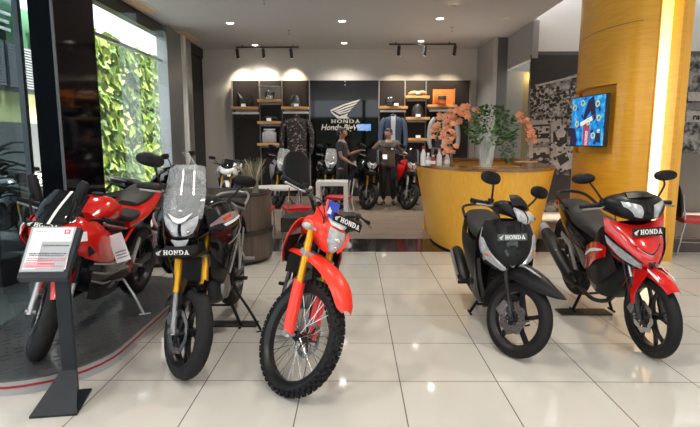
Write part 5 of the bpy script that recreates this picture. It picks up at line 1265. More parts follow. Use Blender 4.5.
# ================================================================ black adventure bike (also the ones at the back)
def adventure_bike(name, label, X, Y, psi, lean, steer, full=True, body=None, shroud=None, forkm=None, screen=None, lift=.05, group=None, red=False, rim=None):
    g = Rig(name, label, X, Y, 0, psi, lean, steer, 1.293, .296, .305, .102, .13, 25.5, .10, lift, group=group)
    P = g.P; body = body or m_gblk; shroud = shroud or m_bsil; forkm = forkm or m_gold; screen = screen or m_screen
    wheel(g, True, 'cast5y', 'road' if full else 'plain', rim_mat=rim, disc=(-1, .138, .10, 8, .004), detail=full); wheel(g, False, 'cast5y', 'road' if full else 'plain', rim_mat=rim, disc=(-1, .11, .08, 8, .004), detail=False)
    fork(g, .93, .535, .094, .0255, .0185, forkm, m_cast); clamp(g, .92, .094); clamp(g, .76, .094)
    fender(g, 170, 76, .325, .066, m_gblk, drop=.55, n=8, tip=.35)
    for s_ in (1, -1): P('fender_bracket', MB().sheet([[(-.10, s_*.072, .62), (-.02, s_*.074, .63)], [(-.10, s_*.078, .50), (-.05, s_*.078, .50)], [(-.06, s_*.088, .42), (-.03, s_*.088, .42)]], .005, 2), m_mblk, None, True)
    # nose, lamp, screen  (all fixed to the body)
    nose = P('nose_cowl', MB().loft([(-.095, 0, .90, .030, .030), (-.125, 0, .925, .085, .075), (-.20, 0, .95, .135, .105), (-.32, 0, .96, .165, .11), (-.42, 0, .95, .17, .10)], 24, 4, 2.6), body)
    def lamp():
        return MB().sheet([[(-.100, .012, .978), (-.115, .066, 1.003), (-.148, .108, 1.026)], [(-.078, .012, .945), (-.092, .058, .953), (-.130, .100, .978)], [(-.078, .012, .905), (-.092, .040, .905), (-.118, .068, .918)]], .012, 4)
    pair(g, 'headlight', lamp, m_lampw, parent=nose)
    P('headlight_bezel', MB().sheet([[(-.118, -.08, 1.045), (-.098, 0, 1.010), (-.118, .08, 1.045)], [(-.085, -.04, 1.00), (-.075, 0, .985), (-.085, .04, 1.00)]], .008, 3), m_bwht, nose)
    P('lower_lamp', MB().sheet([[(-.075, -.055, .882), (-.064, 0, .878), (-.075, .055, .882)], [(-.075, -.030, .838), (-.066, 0, .830), (-.075, .030, .838)]], .01, 3), m_lampw, nose)
    for s_ in (1, -1): P('bulb', MB().sph((-.092, s_*.040, .928), (.012, .022, .016), 12, 8), m_refl, nose)
    rows = [[(-.165+.0, -.125, 1.00), (-.125, -.07, 1.0), (-.108, 0, .995), (-.125, .07, 1.0), (-.165, .125, 1.00)], [(-.215, -.135, 1.10), (-.175, -.075, 1.105), (-.16, 0, 1.11), (-.175, .075, 1.105), (-.215, .135, 1.10)],
            [(-.275, -.132, 1.20), (-.240, -.07, 1.21), (-.226, 0, 1.215), (-.240, .07, 1.21), (-.275, .132, 1.20)], [(-.345, -.118, 1.315), (-.312, -.06, 1.335), (-.300, 0, 1.335), (-.312, .06, 1.335), (-.345, .118, 1.315)]]
    ws = P('windscreen', MB().sheet(rows, .004, 4), screen, nose)
    if full:
        P('screen_frame', MB().tube([(-.235, -.055, 1.20), (-.175, -.05, 1.09), (-.16, 0, 1.06), (-.175, .05, 1.09), (-.235, .055, 1.20), (-.228, 0, 1.205), (-.235, -.055, 1.20)], .006, 8, 3), m_plas, ws)
        P('instrument', MB().box((-.30, 0, 1.09), (.03, .16, .09), Matrix.Rotation(R(-30), 3, 'Y')), m_plas, nose, bevel=.008)
    # beak and name board
    P('beak', MB().sheet([[(-.16, -.12, .85), (-.08, -.09, .845), (-.045, 0, .845), (-.08, .09, .845), (-.16, .12, .85)], [(-.17, -.13, .80), (-.07, -.10, .790), (-.03, 0, .785), (-.07, .10, .790), (-.17, .13, .80)], [(-.24, -.12, .755), (-.16, -.08, .745), (-.13, 0, .74), (-.16, .08, .745), (-.24, .12, .755)]], .008, 3), m_mblk, nose)
    if full: honda_plate(g, (-.028, -.035, .812), .235, .050, (1, 0, .05), roll=0)
    # shrouds
    bl = pair(g, 'side_fairing', lambda: MB().sheet([[(-.20, .130, 1.03), (-.15, .165, .93), (-.15, .170, .84), (-.20, .160, .75)], [(-.34, .200, 1.06), (-.28, .250, .93), (-.26, .250, .80), (-.28, .205, .65)], [(-.50, .210, 1.05), (-.45, .290, .93), (-.42, .280, .78), (-.40, .215, .56)], [(-.66, .165, .98), (-.64, .235, .88), (-.60, .230, .72), (-.54, .195, .54)]], .008, 5), body)
    pair(g, 'fairing_panel', lambda: MB().sheet([[(-.165, .170, .955), (-.165, .178, .83)], [(-.30, .245, 1.005), (-.28, .262, .80)], [(-.46, .278, .995), (-.45, .300, .86)], [(-.57, .255, .965), (-.57, .270, .91)]], .006, 4), shroud, parent=bl)
    if full:
        pair(g, 'white_stripe', lambda: MB().sheet([[(-.20, .202, .930), (-.20, .206, .912)], [(-.34, .278, .955), (-.34, .282, .938)], [(-.48, .290, .962), (-.48, .293, .950)]], .006, 4), m_letw, parent=bl)
        pair(g, 'red_mark', lambda: MB().sheet([[(-.26, .236, .985), (-.26, .240, .965)], [(-.34, .264, .995), (-.34, .268, .975)]], .006, 4), m_bred, parent=bl)
    pair(g, 'lower_fairing', lambda: MB().sheet([[(-.20, .150, .78), (-.30, .190, .70), (-.46, .200, .62)], [(-.26, .130, .66), (-.34, .165, .60), (-.50, .170, .52)], [(-.36, .10, .54), (-.42, .12, .50), (-.52, .13, .44)]], .006, 4), m_mblk)
    P('radiator', MB().box((-.26, 0, .62), (.03, .20, .22), Matrix.Rotation(R(-15), 3, 'Y')), m_plas, bevel=.004)
    # bars, mirrors
    bars(g, [(-.375, 0, 1.04), (-.375, .08, 1.045), (-.385, .18, 1.10), (-.42, .34, 1.11), (-.44, .385, 1.105)], .12, mat=m_blackm)
    for s_ in (1, -1): mirror(g, s_, (-.41, .235, 1.115), (-.43, .345, 1.285), (.092, .044), m_plas, shape=2.4)
    for s_ in (1, -1): P('indicator', MB().tube([(-.26, s_*.16, .86), (-.27, s_*.24, .86)], .007, 8).sph((-.27, s_*.256, .86), (.014, .028, .012), 12, 8), m_plas)
    P('clutch_cable', MB().tube([(-.38, .24, 1.11), (-.26, .25, 1.08), (-.24, .12, .98), (-.40, .05, .80)], .004, 6, 4), m_cable, None, True)
    P('brake_hose', MB().tube([(-.38, -.24, 1.11), (-.22, -.20, .80), (-.14, -.125, .62), (-.06, -.115, .40)], .005, 6, 4), m_cable, None, True)
    # tank, seat, tail
    P('fuel_tank', MB().loft([(-.40, 0, .96, .08, .06), (-.50, 0, .97, .15, .11), (-.64, 0, .97, .17, .12), (-.78, 0, .92, .13, .09), (-.86, 0, .86, .09, .05)], 22, 4), body)
    P('seat', MB().loft([(-.78, 0, .86, .07, .035), (-.86, 0, .835, .12, .04), (-1.06, 0, .825, .145, .04), (-1.16, 0, .87, .14, .045), (-1.4, 0, .90, .12, .04), (-1.5, 0, .905, .07, .02)], 22, 4, 3), m_seat)
    pair(g, 'tail_panel', lambda: MB().sheet([[(-.84, .13, .83), (-.88, .15, .74), (-.92, .14, .64)], [(-1.15, .145, .84), (-1.15, .15, .78), (-1.15, .13, .72)], [(-1.55, .06, .90), (-1.55, .065, .86), (-1.5, .06, .84)]], .006, 4), body)
    P('grab_rail', MB().tube([(-1.2, .16, .88), (-1.5, .15, .94), (-1.62, .08, .96), (-1.62, -.08, .96), (-1.5, -.15, .94), (-1.2, -.16, .88)], .011, 8, 4), m_bsil)
    P('tail_light', MB().box((-1.58, 0, .87), (.03, .10, .04)), m_bred, bevel=.006)
    P('number_bracket', MB().sheet([[(-1.5, -.05, .84), (-1.5, .05, .84)], [(-1.66, -.07, .68), (-1.66, .07, .68)], [(-1.70, -.07, .55), (-1.70, .07, .55)]], .006, 3), m_plas)
    engine(g, -.64, .40, 1.05, 35, m_blackm, m_cast); foot(g, -.90, .14, .36)
    fr = MB().tube([(-.36, 0, .96), (-.32, 0, .76)], .034, 14)
    for s_ in (1, -1): fr.tube([(-.36, s_*.03, .90), (-.60, s_*.14, .76), (-.84, s_*.13, .50), (-.84, s_*.12, .32)], .018, 8, 4).tube([(-.84, s_*.12, .62), (-1.2, s_*.11, .80), (-1.5, s_*.06, .86)], .013, 8, 3)
    P('frame', fr, m_plas)
    sw = MB()
    for s_ in (1, -1): sw.box((-1.07, s_*.095, .33), (.50, .03, .055), Matrix.Rotation(R(4), 3, 'Y'))
    P('swingarm', sw, m_blackm, bevel=.006)
    P('chain', MB().tube([(-.78, .10, .40), (-1.293, .105, .345)], .008, 6).tube([(-.78, .10, .33), (-1.293, .105, .265)], .008, 6), m_cast)
    ex = P('exhaust', MB().tube([(-.44, -.02, .50), (-.38, -.06, .36), (-.50, -.10, .24), (-.80, -.13, .25), (-1.0, -.15, .34)], .020, 12, 4).tube([(-.98, -.15, .33), (-1.05, -.165, .37), (-1.40, -.19, .50), (-1.45, -.19, .52)], [.025, .052, .055, .035], 16), m_blackm)
    P('heat_shield', MB().sheet([[(-1.02, -.225, .40), (-1.02, -.222, .33)], [(-1.40, -.250, .54), (-1.40, -.248, .47)]], .005, 2), m_castl, ex)
    P('hanger_plate', MB().prism([(-1.0, .42), (-.94, .42), (-1.02, .70), (-1.06, .70)], .150, .158).prism([(-1.0, .42), (-1.0, .47), (-1.20, .72), (-1.22, .70)], .150, .158), m_castl)
    P('hugger', MB().sheet([[(-1.0, -.07, .50), (-1.0, .07, .50)], [(-1.10, -.07, .62), (-1.10, .07, .62)], [(-1.29, -.07, .645), (-1.29, .07, .645)]], .005, 3), m_plas)
    if lift: centre_stand(g, -.80, .17, z=.30)
    side_stand(g, -.84, .13, .30, .22, .10)
    P('passenger_peg', MB().box((-1.14, .20, .46), (.03, .09, .02)).tube([(-1.0, .15, .62), (-1.14, .165, .46)], .009, 8), m_castl)
    return g
ADV = adventure_bike('adventure_bike', 'glossy black adventure bike with clear tall screen and gold forks in the front row', -1.085, 3.125, 0, -1, 42)

# ================================================================ sport bike
def sport_bike(name, label, X, Y, Z, psi, lean, steer, body, accent, low, lift=0, full=True, group=None, mirror_up=True):
    g = Rig(name, label, X, Y, Z, psi, lean, steer, 1.389, .300, .315, .110, .14, 24, .09, lift, group=group)
    P = g.P
    wheel(g, True, 'cast5y', 'road' if full else 'plain', rim_mat=m_rimb, disc=(-1, .150, .105, 8, .005), detail=full); wheel(g, False, 'cast5y', 'plain', rim_mat=m_rimb, disc=(-1, .11, .08, 8, .004), detail=False)
    fork(g, .82, .52, .098, .026, .019, m_gold if not full else m_plas, m_castl); clamp(g, .80, .098)
    fender(g, 170, 40, .325, .070, body, drop=.65, n=8, tip=.5)
    for s_ in (1, -1): P('fender_side', MB().sheet([[(-.14, s_*.070, .60), (0, s_*.072, .615)], [(-.12, s_*.078, .48), (-.04, s_*.078, .49)], [(-.09, s_*.086, .37), (-.03, s_*.086, .38)]], .005, 3), body, None, True)
    # nose
    nose = P('nose_cowl', MB().loft([(.075, 0, .78, .015, .012), (.045, 0, .80, .085, .045), (-.04, 0, .83, .155, .085), (-.13, 0, .850, .185, .10), (-.19, 0, .845, .185, .085), (-.22, 0, .84, .17, .06)], 26, 4, 2.5), body)
    pair(g, 'headlight', lambda: MB().sheet([[(.040, .050, .815), (-.03, .125, .850), (-.12, .180, .875)], [(.052, .045, .792), (-.02, .125, .805), (-.11, .178, .830)]], .010, 4), m_lampw, parent=nose)
    rows = [[(-.07, -.13, .915), (.00, -.07, .895), (.025, 0, .885), (.00, .07, .895), (-.07, .13, .915)], [(-.14, -.138, .99), (-.08, -.08, .985), (-.06, 0, .985), (-.08, .08, .985), (-.14, .138, .99)], [(-.25, -.128, 1.065), (-.20, -.07, 1.085), (-.185, 0, 1.09), (-.20, .07, 1.085), (-.25, .128, 1.065)]]
    ws = P('windscreen', MB().sheet(rows, .004, 4), m_smoke, nose)
    if full:
        P('white_stripe', MB().sheet([[(.026, .005, .900), (.024, .022, .900)], [(-.055, .02, .995), (-.058, .036, .993)], [(-.172, .035, 1.092), (-.177, .05, 1.091)]], .004, 3), m_letw, ws)
        honda_plate(g, (.020, -.02, .885), .22, .045, (1, 0, .65), wingw=True)
    sf = pair(g, 'side_fairing', lambda: MB().sheet([[(-.02, .150, .88), (.0, .175, .80), (-.04, .17, .74), (-.08, .15, .70)], [(-.18, .195, .91), (-.18, .240, .80), (-.20, .225, .70), (-.24, .20, .62)], [(-.34, .205, .82), (-.36, .235, .75), (-.40, .225, .66), (-.44, .205, .56)], [(-.50, .17, .76), (-.52, .200, .70), (-.56, .19, .62), (-.60, .18, .55)], [(-.66, .15, .66), (-.68, .16, .62), (-.70, .16, .58), (-.72, .15, .55)]], .007, 5), body)
    pair(g, 'belly_panel', lambda: MB().sheet([[(-.14, .165, .70), (-.24, .17, .50), (-.34, .10, .30)], [(-.36, .205, .62), (-.44, .185, .42), (-.52, .09, .24)], [(-.66, .185, .54), (-.72, .165, .38), (-.80, .08, .22)], [(-.94, .15, .50), (-.98, .13, .36), (-1.04, .06, .24)]], .006, 4), low)
    for k in range(3 if full else 1):
        pair(g, 'fairing_stripe', lambda: MB().sheet([[(-.20-.02*k, .212-.018*k, .62-.07*k), (-.20-.02*k, .210-.018*k, .608-.07*k)], [(-.46, .216-.016*k, .56-.075*k), (-.46, .214-.018*k, .545-.075*k)], [(-.78, .190-.012*k, .56-.06*k), (-.78, .188-.012*k, .545-.06*k)]], .008, 4), accent)
    pair(g, 'intake_panel', lambda: MB().sheet([[(-.10, .215, .76), (-.12, .212, .68)], [(-.30, .240, .80), (-.32, .238, .74)]], .006, 3), m_plas, parent=sf)
    if full: pair(g, 'nose_stripe', lambda: MB().sheet([[(.01, .165, .86), (.0, .178, .80)], [(-.08, .205, .86), (-.08, .214, .80)]], .007, 3), m_letw, parent=sf)
    # tank, seats, tail
    P('cockpit', MB().loft([(-.12, 0, .90, .07, .03), (-.20, 0, .93, .10, .04), (-.26, 0, .92, .09, .03)], 18, 3, 3), m_plas)
    P('instrument', MB().box((-.215, 0, .975), (.02, .13, .07), Matrix.Rotation(R(-35), 3, 'Y')), m_plas, bevel=.006)
    P('fuel_tank', MB().loft([(-.42, 0, .86, .08, .05), (-.50, 0, .90, .135, .085), (-.62, 0, .91, .155, .105), (-.76, 0, .87, .12, .08), (-.86, 0, .82, .08, .04)], 22, 4), body)
    P('fuel_cap', MB().lathe([(.0001, .02), (.04, .018), (.045, 0)], (-.60, 0, 1.012), 'z', 20), m_plas)
    P('rider_seat', MB().loft([(-.80, 0, .83, .08, .03), (-.90, 0, .80, .13, .035), (-1.06, 0, .81, .14, .04), (-1.14, 0, .85, .11, .03)], 20, 4, 3), m_seat)
    tl = P('tail_cowl', MB().loft([(-.92, 0, .74, .12, .05), (-1.12, 0, .81, .175, .065), (-1.35, 0, .90, .165, .065), (-1.55, 0, .965, .115, .045), (-1.68, 0, .985, .05, .02)], 22, 4, 2.4), body)
    P('pillion_seat', MB().loft([(-1.10, 0, .885, .08, .02), (-1.22, 0, .925, .125, .04), (-1.40, 0, .975, .120, .04), (-1.54, 0, 1.01, .070, .015)], 20, 4, 2.6), m_seat, tl)
    P('tail_light', MB().box((-1.64, 0, .965), (.04, .10, .025)), m_bred, tl, bevel=.005)
    P('number_bracket', MB().sheet([[(-1.42, -.05, .86), (-1.42, .05, .86)], [(-1.58, -.06, .74), (-1.58, .06, .74)], [(-1.66, -.08, .60), (-1.66, .08, .60)]], .006, 3), m_plas)
    for s_ in (1, -1): P('indicator', MB().tube([(-1.50, 0, .80), (-1.50, s_*.13, .80)], .007, 8).sph((-1.50, s_*.15, .80), (.02, .03, .014), 10, 6), m_amber)
    bars(g, [(-.30, .09, .90), (-.33, .16, .905), (-.40, .30, .895), (-.42, .345, .89)], .11, mat=m_blackm) if False else None
    for s_ in (1, -1):
        b_ = P('clip_on_bar', MB().tube([(-.27, s_*.09, .90), (-.30, s_*.15, .91), (-.42, s_*.32, .895)], .011, 8, 3), m_plas, None, True)
        P('grip', MB().tube([(-.345, s_*.215, .905), (-.425, s_*.33, .893)], .017, 12), m_plas, b_, True); P('switch_pod', MB().tube([(-.315, s_*.175, .91), (-.345, s_*.215, .905)], .024, 10), m_plas, b_, True)
        P('lever', MB().tube([(-.28, s_*.18, .905), (-.26, s_*.22, .90), (-.35, s_*.35, .885)], .007, 8, 3), m_cast, b_, True)
    if mirror_up:
        for s_ in (1, -1): mirror(g, s_, (-.03, .125, .93), (-.08, .150, 1.10), (.034, .090), m_plas, steer=False, shape=3.4, vert=-16)
    else:
        for s_ in (1, -1): mirror(g, s_, (-.03, .145, .93), (-.08, .35, 1.08), (.08, .038), m_plas, steer=False, shape=2.6)
    engine(g, -.62, .42, 1.15, 50, m_blackm, m_cast); foot(g, -.98, .13, .40, .08, m_cast)
    fr = MB()
    for s_ in (1, -1): fr.tube([(-.30, s_*.05, .78), (-.56, s_*.17, .66), (-.86, s_*.15, .48), (-.90, s_*.13, .36)], .024, 8, 4).tube([(-.82, s_*.12, .62), (-1.1, s_*.10, .76), (-1.5, s_*.05, .88)], .013, 8, 3)
    P('frame', fr, m_bred if full else m_plas)
    sw = MB()
    for s_ in (1, -1): sw.box((-1.14, s_*.10, .35), (.54, .035, .06), Matrix.Rotation(R(6), 3, 'Y'))
    P('swingarm', sw, m_blackm, bevel=.008)
    P('exhaust', MB().tube([(-.40, -.02, .46), (-.34, -.06, .34), (-.50, -.10, .24), (-.85, -.14, .24)], .022, 12, 4).tube([(-.85, -.15, .25), (-.95, -.175, .30), (-1.32, -.21, .44), (-1.38, -.21, .46)], [.025, .055, .055, .04], 16), m_blackm)
    pair(g, 'peg_bracket', lambda: MB().prism([(-.98, .38), (-.92, .40), (-1.06, .62), (-1.10, .60)], .13, .14), m_castl)
    P('hugger', MB().sheet([[(-1.10, -.07, .54), (-1.10, .07, .54)], [(-1.22, -.07, .64), (-1.22, .07, .64)], [(-1.40, -.07, .665), (-1.40, .07, .665)]], .005, 3), m_plas)
    side_stand(g, -.86, .12, .30, .22, .06, gz=Z, mat=m_castl)
    return g
SPORT = sport_bike('sport_bike', 'red and black sport bike standing on the low rounded platform', -2.06, 3.18, PH, -1, 8, 34, m_bred, m_bsil, m_gblk)

# ================================================================ black scooter
def scooter():
    g = Rig('scooter', 'matt black scooter with pointed front fender and large steel brake disc in the front row', 1.13, 3.44, 0, -3, -2, 38, 1.256, .272, .27, .088, .09, 26.5, .08)
    P = g.P
    wheel(g, True, 'cast5', 'plain', disc=(-1, .112, .050, 8, .007)); wheel(g, False, 'cast5', 'plain')
    fork(g, .56, .50, .080, .020, .017, m_blackm, m_blackm)
    # fender
    rows = []
    for x, z, w, cr in ((-.26, .56, .060, .030), (-.17, .620, .080, .036), (-.06, .635, .088, .036), (.06, .618, .080, .034), (.17, .582, .060, .026), (.27, .540, .026, .012), (.31, .522, .006, .003)):
        rows.append([(x-.02, -w, z-cr*3.0), (x, -w*.95, z-cr*1.4), (x, -w*.5, z-cr*.2), (x, 0, z+cr*.3), (x, w*.5, z-cr*.2), (x, w*.95, z-cr*1.4), (x-.02, w, z-cr*3.0)])
    fd = P('front_fender', MB().sheet(rows, .005, 3), m_mblk, None, True)
    for s_ in (1, -1): P('silver_edge', MB().sheet([[(-.14, s_*.050, .638), (-.12, s_*.062, .630)], [(-.02, s_*.044, .640), (-.01, s_*.056, .632)], [(.12, s_*.040, .606), (.12, s_*.046, .600)]], .007, 3), m_bsil, fd, True)
    P('fender_rear', MB().sheet([[(-.24, -.06, .49), (-.25, 0, .50), (-.24, .06, .49)], [(-.29, -.065, .36), (-.31, 0, .36), (-.29, .065, .36)], [(-.28, -.055, .25), (-.30, 0, .25), (-.28, .055, .25)]], .005, 3), m_mblk, None, True)
    # front apron (body)
    rows = [[(-.255, -.150, .93), (-.195, -.080, .935), (-.172, 0, .93), (-.195, .080, .935), (-.255, .150, .93)],
            [(-.235, -.180, .85), (-.140, -.10, .86), (-.105, 0, .865), (-.140, .10, .86), (-.235, .180, .85)],
            [(-.215, -.195, .76), (-.105, -.115, .76), (-.055, 0, .765), (-.105, .115, .76), (-.215, .195, .76)],
            [(-.205, -.190, .68), (-.100, -.11, .66), (-.045, 0, .640), (-.100, .11, .66), (-.205, .190, .68)],
            [(-.23, -.160, .62), (-.15, -.09, .59), (-.12, 0, .57), (-.15, .09, .59), (-.23, .160, .62)]]
    ap = P('front_apron', MB().sheet(rows, .010, 4), m_mblk, smooth=50)
    P('apron_ridge', patch(rows, [[(.44, .12), (.5, .12), (.56, .12)], [(.42, .4), (.5, .4), (.58, .4)], [(.45, .75), (.5, .78), (.55, .75)]], .008), m_gblk, ap)
    for s_ in (1, -1):
        f = lambda u: u if s_ < 0 else 1-u
        P('indicator', patch(rows, [[(f(.02), .34), (f(.07), .37)], [(f(.05), .54), (f(.20), .60)], [(f(.12), .74), (f(.33), .74)], [(f(.36), .90), (f(.43), .84)]], .012, .012), m_lampw, ap)
        P('indicator_bulb', patch(rows, [[(f(.12), .62), (f(.17), .62)], [(f(.14), .67), (f(.19), .66)]], .020, .006), m_orgp, ap)
        P('chrome_trim', patch(rows, [[(f(.0), .15), (f(.015), .15)], [(f(.0), .5), (f(.02), .5)], [(f(.06), .82), (f(.09), .80)]], .008, .006), m_bsil, ap)
        P('apron_crease', patch(rows, [[(f(.22), .06), (f(.26), .06)], [(f(.30), .3), (f(.35), .3)], [(f(.42), .62), (f(.45), .60)]], .006, .008), m_gblk, ap)
    honda_plate(g, (-.062, 0, .838), .20, .048, (1, 0, .25), mat=M('name_board_green', (.05, .075, .06), .3))
    # leg shield back and sides
    P('leg_shield', MB().sheet([[(-.28, -.14, .92), (-.33, 0, .93), (-.28, .14, .92)], [(-.30, -.20, .80), (-.37, 0, .80), (-.30, .20, .80)], [(-.30, -.215, .62), (-.37, 0, .60), (-.30, .215, .62)], [(-.34, -.19, .40), (-.38, 0, .38), (-.34, .19, .40)], [(-.40, -.15, .27), (-.42, 0, .27), (-.40, .15, .27)]], .010, 4), m_mblk)
    pair(g, 'side_skirt', lambda: MB().sheet([[(-.23, .19, .66), (-.24, .175, .50), (-.32, .13, .34)], [(-.34, .205, .60), (-.36, .19, .44), (-.40, .15, .28)], [(-.55, .18, .36), (-.55, .18, .28), (-.55, .15, .22)], [(-.80, .17, .38), (-.80, .17, .30), (-.80, .14, .24)]], .006, 4), m_mblk)
    P('inner_fender', MB().sheet([[(-.12, -.10, .60), (-.12, 0, .60), (-.12, .10, .60)], [(-.26, -.12, .56), (-.26, 0, .58), (-.26, .12, .56)], [(-.34, -.12, .40), (-.36, 0, .42), (-.34, .12, .40)], [(-.36, -.12, .24), (-.38, 0, .24), (-.36, .12, .24)]], .006, 3), m_plas)
    P('footboard', MB().box((-.55, 0, .30), (.40, .32, .05)), m_plas, bevel=.01)
    # handlebar cover with headlight
    hc = P('handlebar_cover', MB().loft([(-.185, 0, .955, .030, .018), (-.215, 0, .975, .090, .040), (-.27, 0, 1.0, .135, .055), (-.34, 0, 1.005, .145, .055), (-.40, 0, .995, .12, .045), (-.43, 0, .985, .06, .02)], 24, 4, 2.4), m_mblk, None, True)
    P('headlight', MB().sheet([[(-.225, -.085, 1.015), (-.205, 0, 1.005), (-.225, .085, 1.015)], [(-.185, -.098, .985), (-.158, 0, .968), (-.185, .098, .985)], [(-.175, -.075, .945), (-.152, 0, .935), (-.175, .075, .945)], [(-.195, -.03, .925), (-.180, 0, .92), (-.195, .03, .925)]], .014, 4), m_lampw, hc, True)
    P('lamp_divider', MB().tube([(-.20, 0, 1.015), (-.150, 0, .968), (-.148, 0, .935)], .006, 8, 3), m_mblk, hc, True)
    P('orange_reflector', MB().box((-.178, 0, .922), (.012, .07, .010)), m_orgp, hc, True, bevel=.002)
    P('meter_visor', MB().sheet([[(-.235, -.095, 1.03), (-.215, 0, 1.045), (-.235, .095, 1.03)], [(-.285, -.085, 1.085), (-.265, 0, 1.10), (-.285, .085, 1.085)], [(-.32, -.06, 1.10), (-.30, 0, 1.115), (-.32, .06, 1.10)]], .006, 4), m_mblk, hc, True)
    bars(g, [(-.34, 0, 1.00), (-.345, .12, 1.00), (-.375, .24, 1.00), (-.40, .335, .995)], .11, mat=m_plas)
    for s_ in (1, -1): mirror(g, s_, (-.355, .18, 1.02), (-.33, .275, 1.185), (.095, .048), m_plas, shape=2.3)
    # seat and rear body
    P('seat', MB().loft([(-.60, 0, .70, .09, .04), (-.70, 0, .745, .14, .06), (-.90, 0, .765, .155, .06), (-1.10, 0, .80, .145, .055), (-1.30, 0, .825, .11, .04), (-1.40, 0, .83, .05, .015)], 22, 4, 3), m_seat)
    pair(g, 'rear_body_panel', lambda: MB().sheet([[(-.56, .10, .68), (-.56, .13, .50), (-.58, .14, .34)], [(-.78, .165, .70), (-.78, .19, .56), (-.80, .17, .40)], [(-1.1, .165, .75), (-1.1, .185, .64), (-1.08, .165, .52)], [(-1.42, .10, .80), (-1.42, .11, .74), (-1.40, .09, .68)], [(-1.56, .03, .82), (-1.56, .03, .79), (-1.54, .03, .76)]], .007, 5), m_mblk)
    P('under_seat', MB().loft([(-.56, 0, .50, .12, .16), (-.85, 0, .56, .15, .15), (-1.2, 0, .70, .12, .08), (-1.45, 0, .77, .06, .04)], 20, 3, 3), m_plas)
    P('grab_rail', MB().tube([(-1.15, .15, .82), (-1.40, .13, .87), (-1.52, .05, .88), (-1.52, -.05, .88), (-1.40, -.13, .87), (-1.15, -.15, .82)], .013, 8, 4), m_blackm)
    P('tail_light', MB().box((-1.57, 0, .77), (.03, .10, .05)), m_bred, bevel=.008)
    P('rear_fender', MB().sheet([[(-1.2, -.06, .60), (-1.2, .06, .60)], [(-1.45, -.06, .58), (-1.45, .06, .58)], [(-1.58, -.06, .40), (-1.58, .06, .40)]], .006, 3), m_plas)
    P('engine', MB().loft([(-.62, 0, .34, .08, .06), (-.72, 0, .33, .12, .09), (-.90, .02, .30, .12, .10), (-1.05, .07, .28, .07, .09), (-1.30, .09, .27, .05, .07), (-1.36, .09, .27, .03, .04)], 20, 3, 3), m_cast)
    ex = P('exhaust', MB().tube([(-.78, -.08, .25), (-.86, -.12, .20), (-1.0, -.15, .24)], .014, 10, 4).tube([(-.98, -.17, .27), (-1.03, -.18, .29), (-1.38, -.19, .44), (-1.43, -.19, .46)], [.03, .058, .058, .04], 18), m_blackm)
    P('heat_shield', MB().sheet([[(-1.0, -.235, .33), (-1.02, -.250, .29), (-1.04, -.238, .25)], [(-1.18, -.242, .42), (-1.20, -.255, .38), (-1.22, -.243, .33)], [(-1.38, -.245, .49), (-1.38, -.255, .46), (-1.40, -.245, .41)]], .006, 3), m_castl, ex)
    foot(g, -.80, .17, .31, .10, name='pillion_peg')
    P('shock_absorber', MB().tube([(-1.28, .13, .33), (-1.18, .13, .62)], .024, 12), m_cast)
    side_stand(g, -.62, .13, .22, .10, .05); centre_stand(g, -.82, .16, z=.18)
    P('brake_hose', MB().tube([(-.33, -.10, .95), (-.12, -.12, .60), (-.06, -.10, .42), (-.02, -.08, .34)], .005, 6, 4), m_cable, None, True)
    return g
SCOOT = scooter()

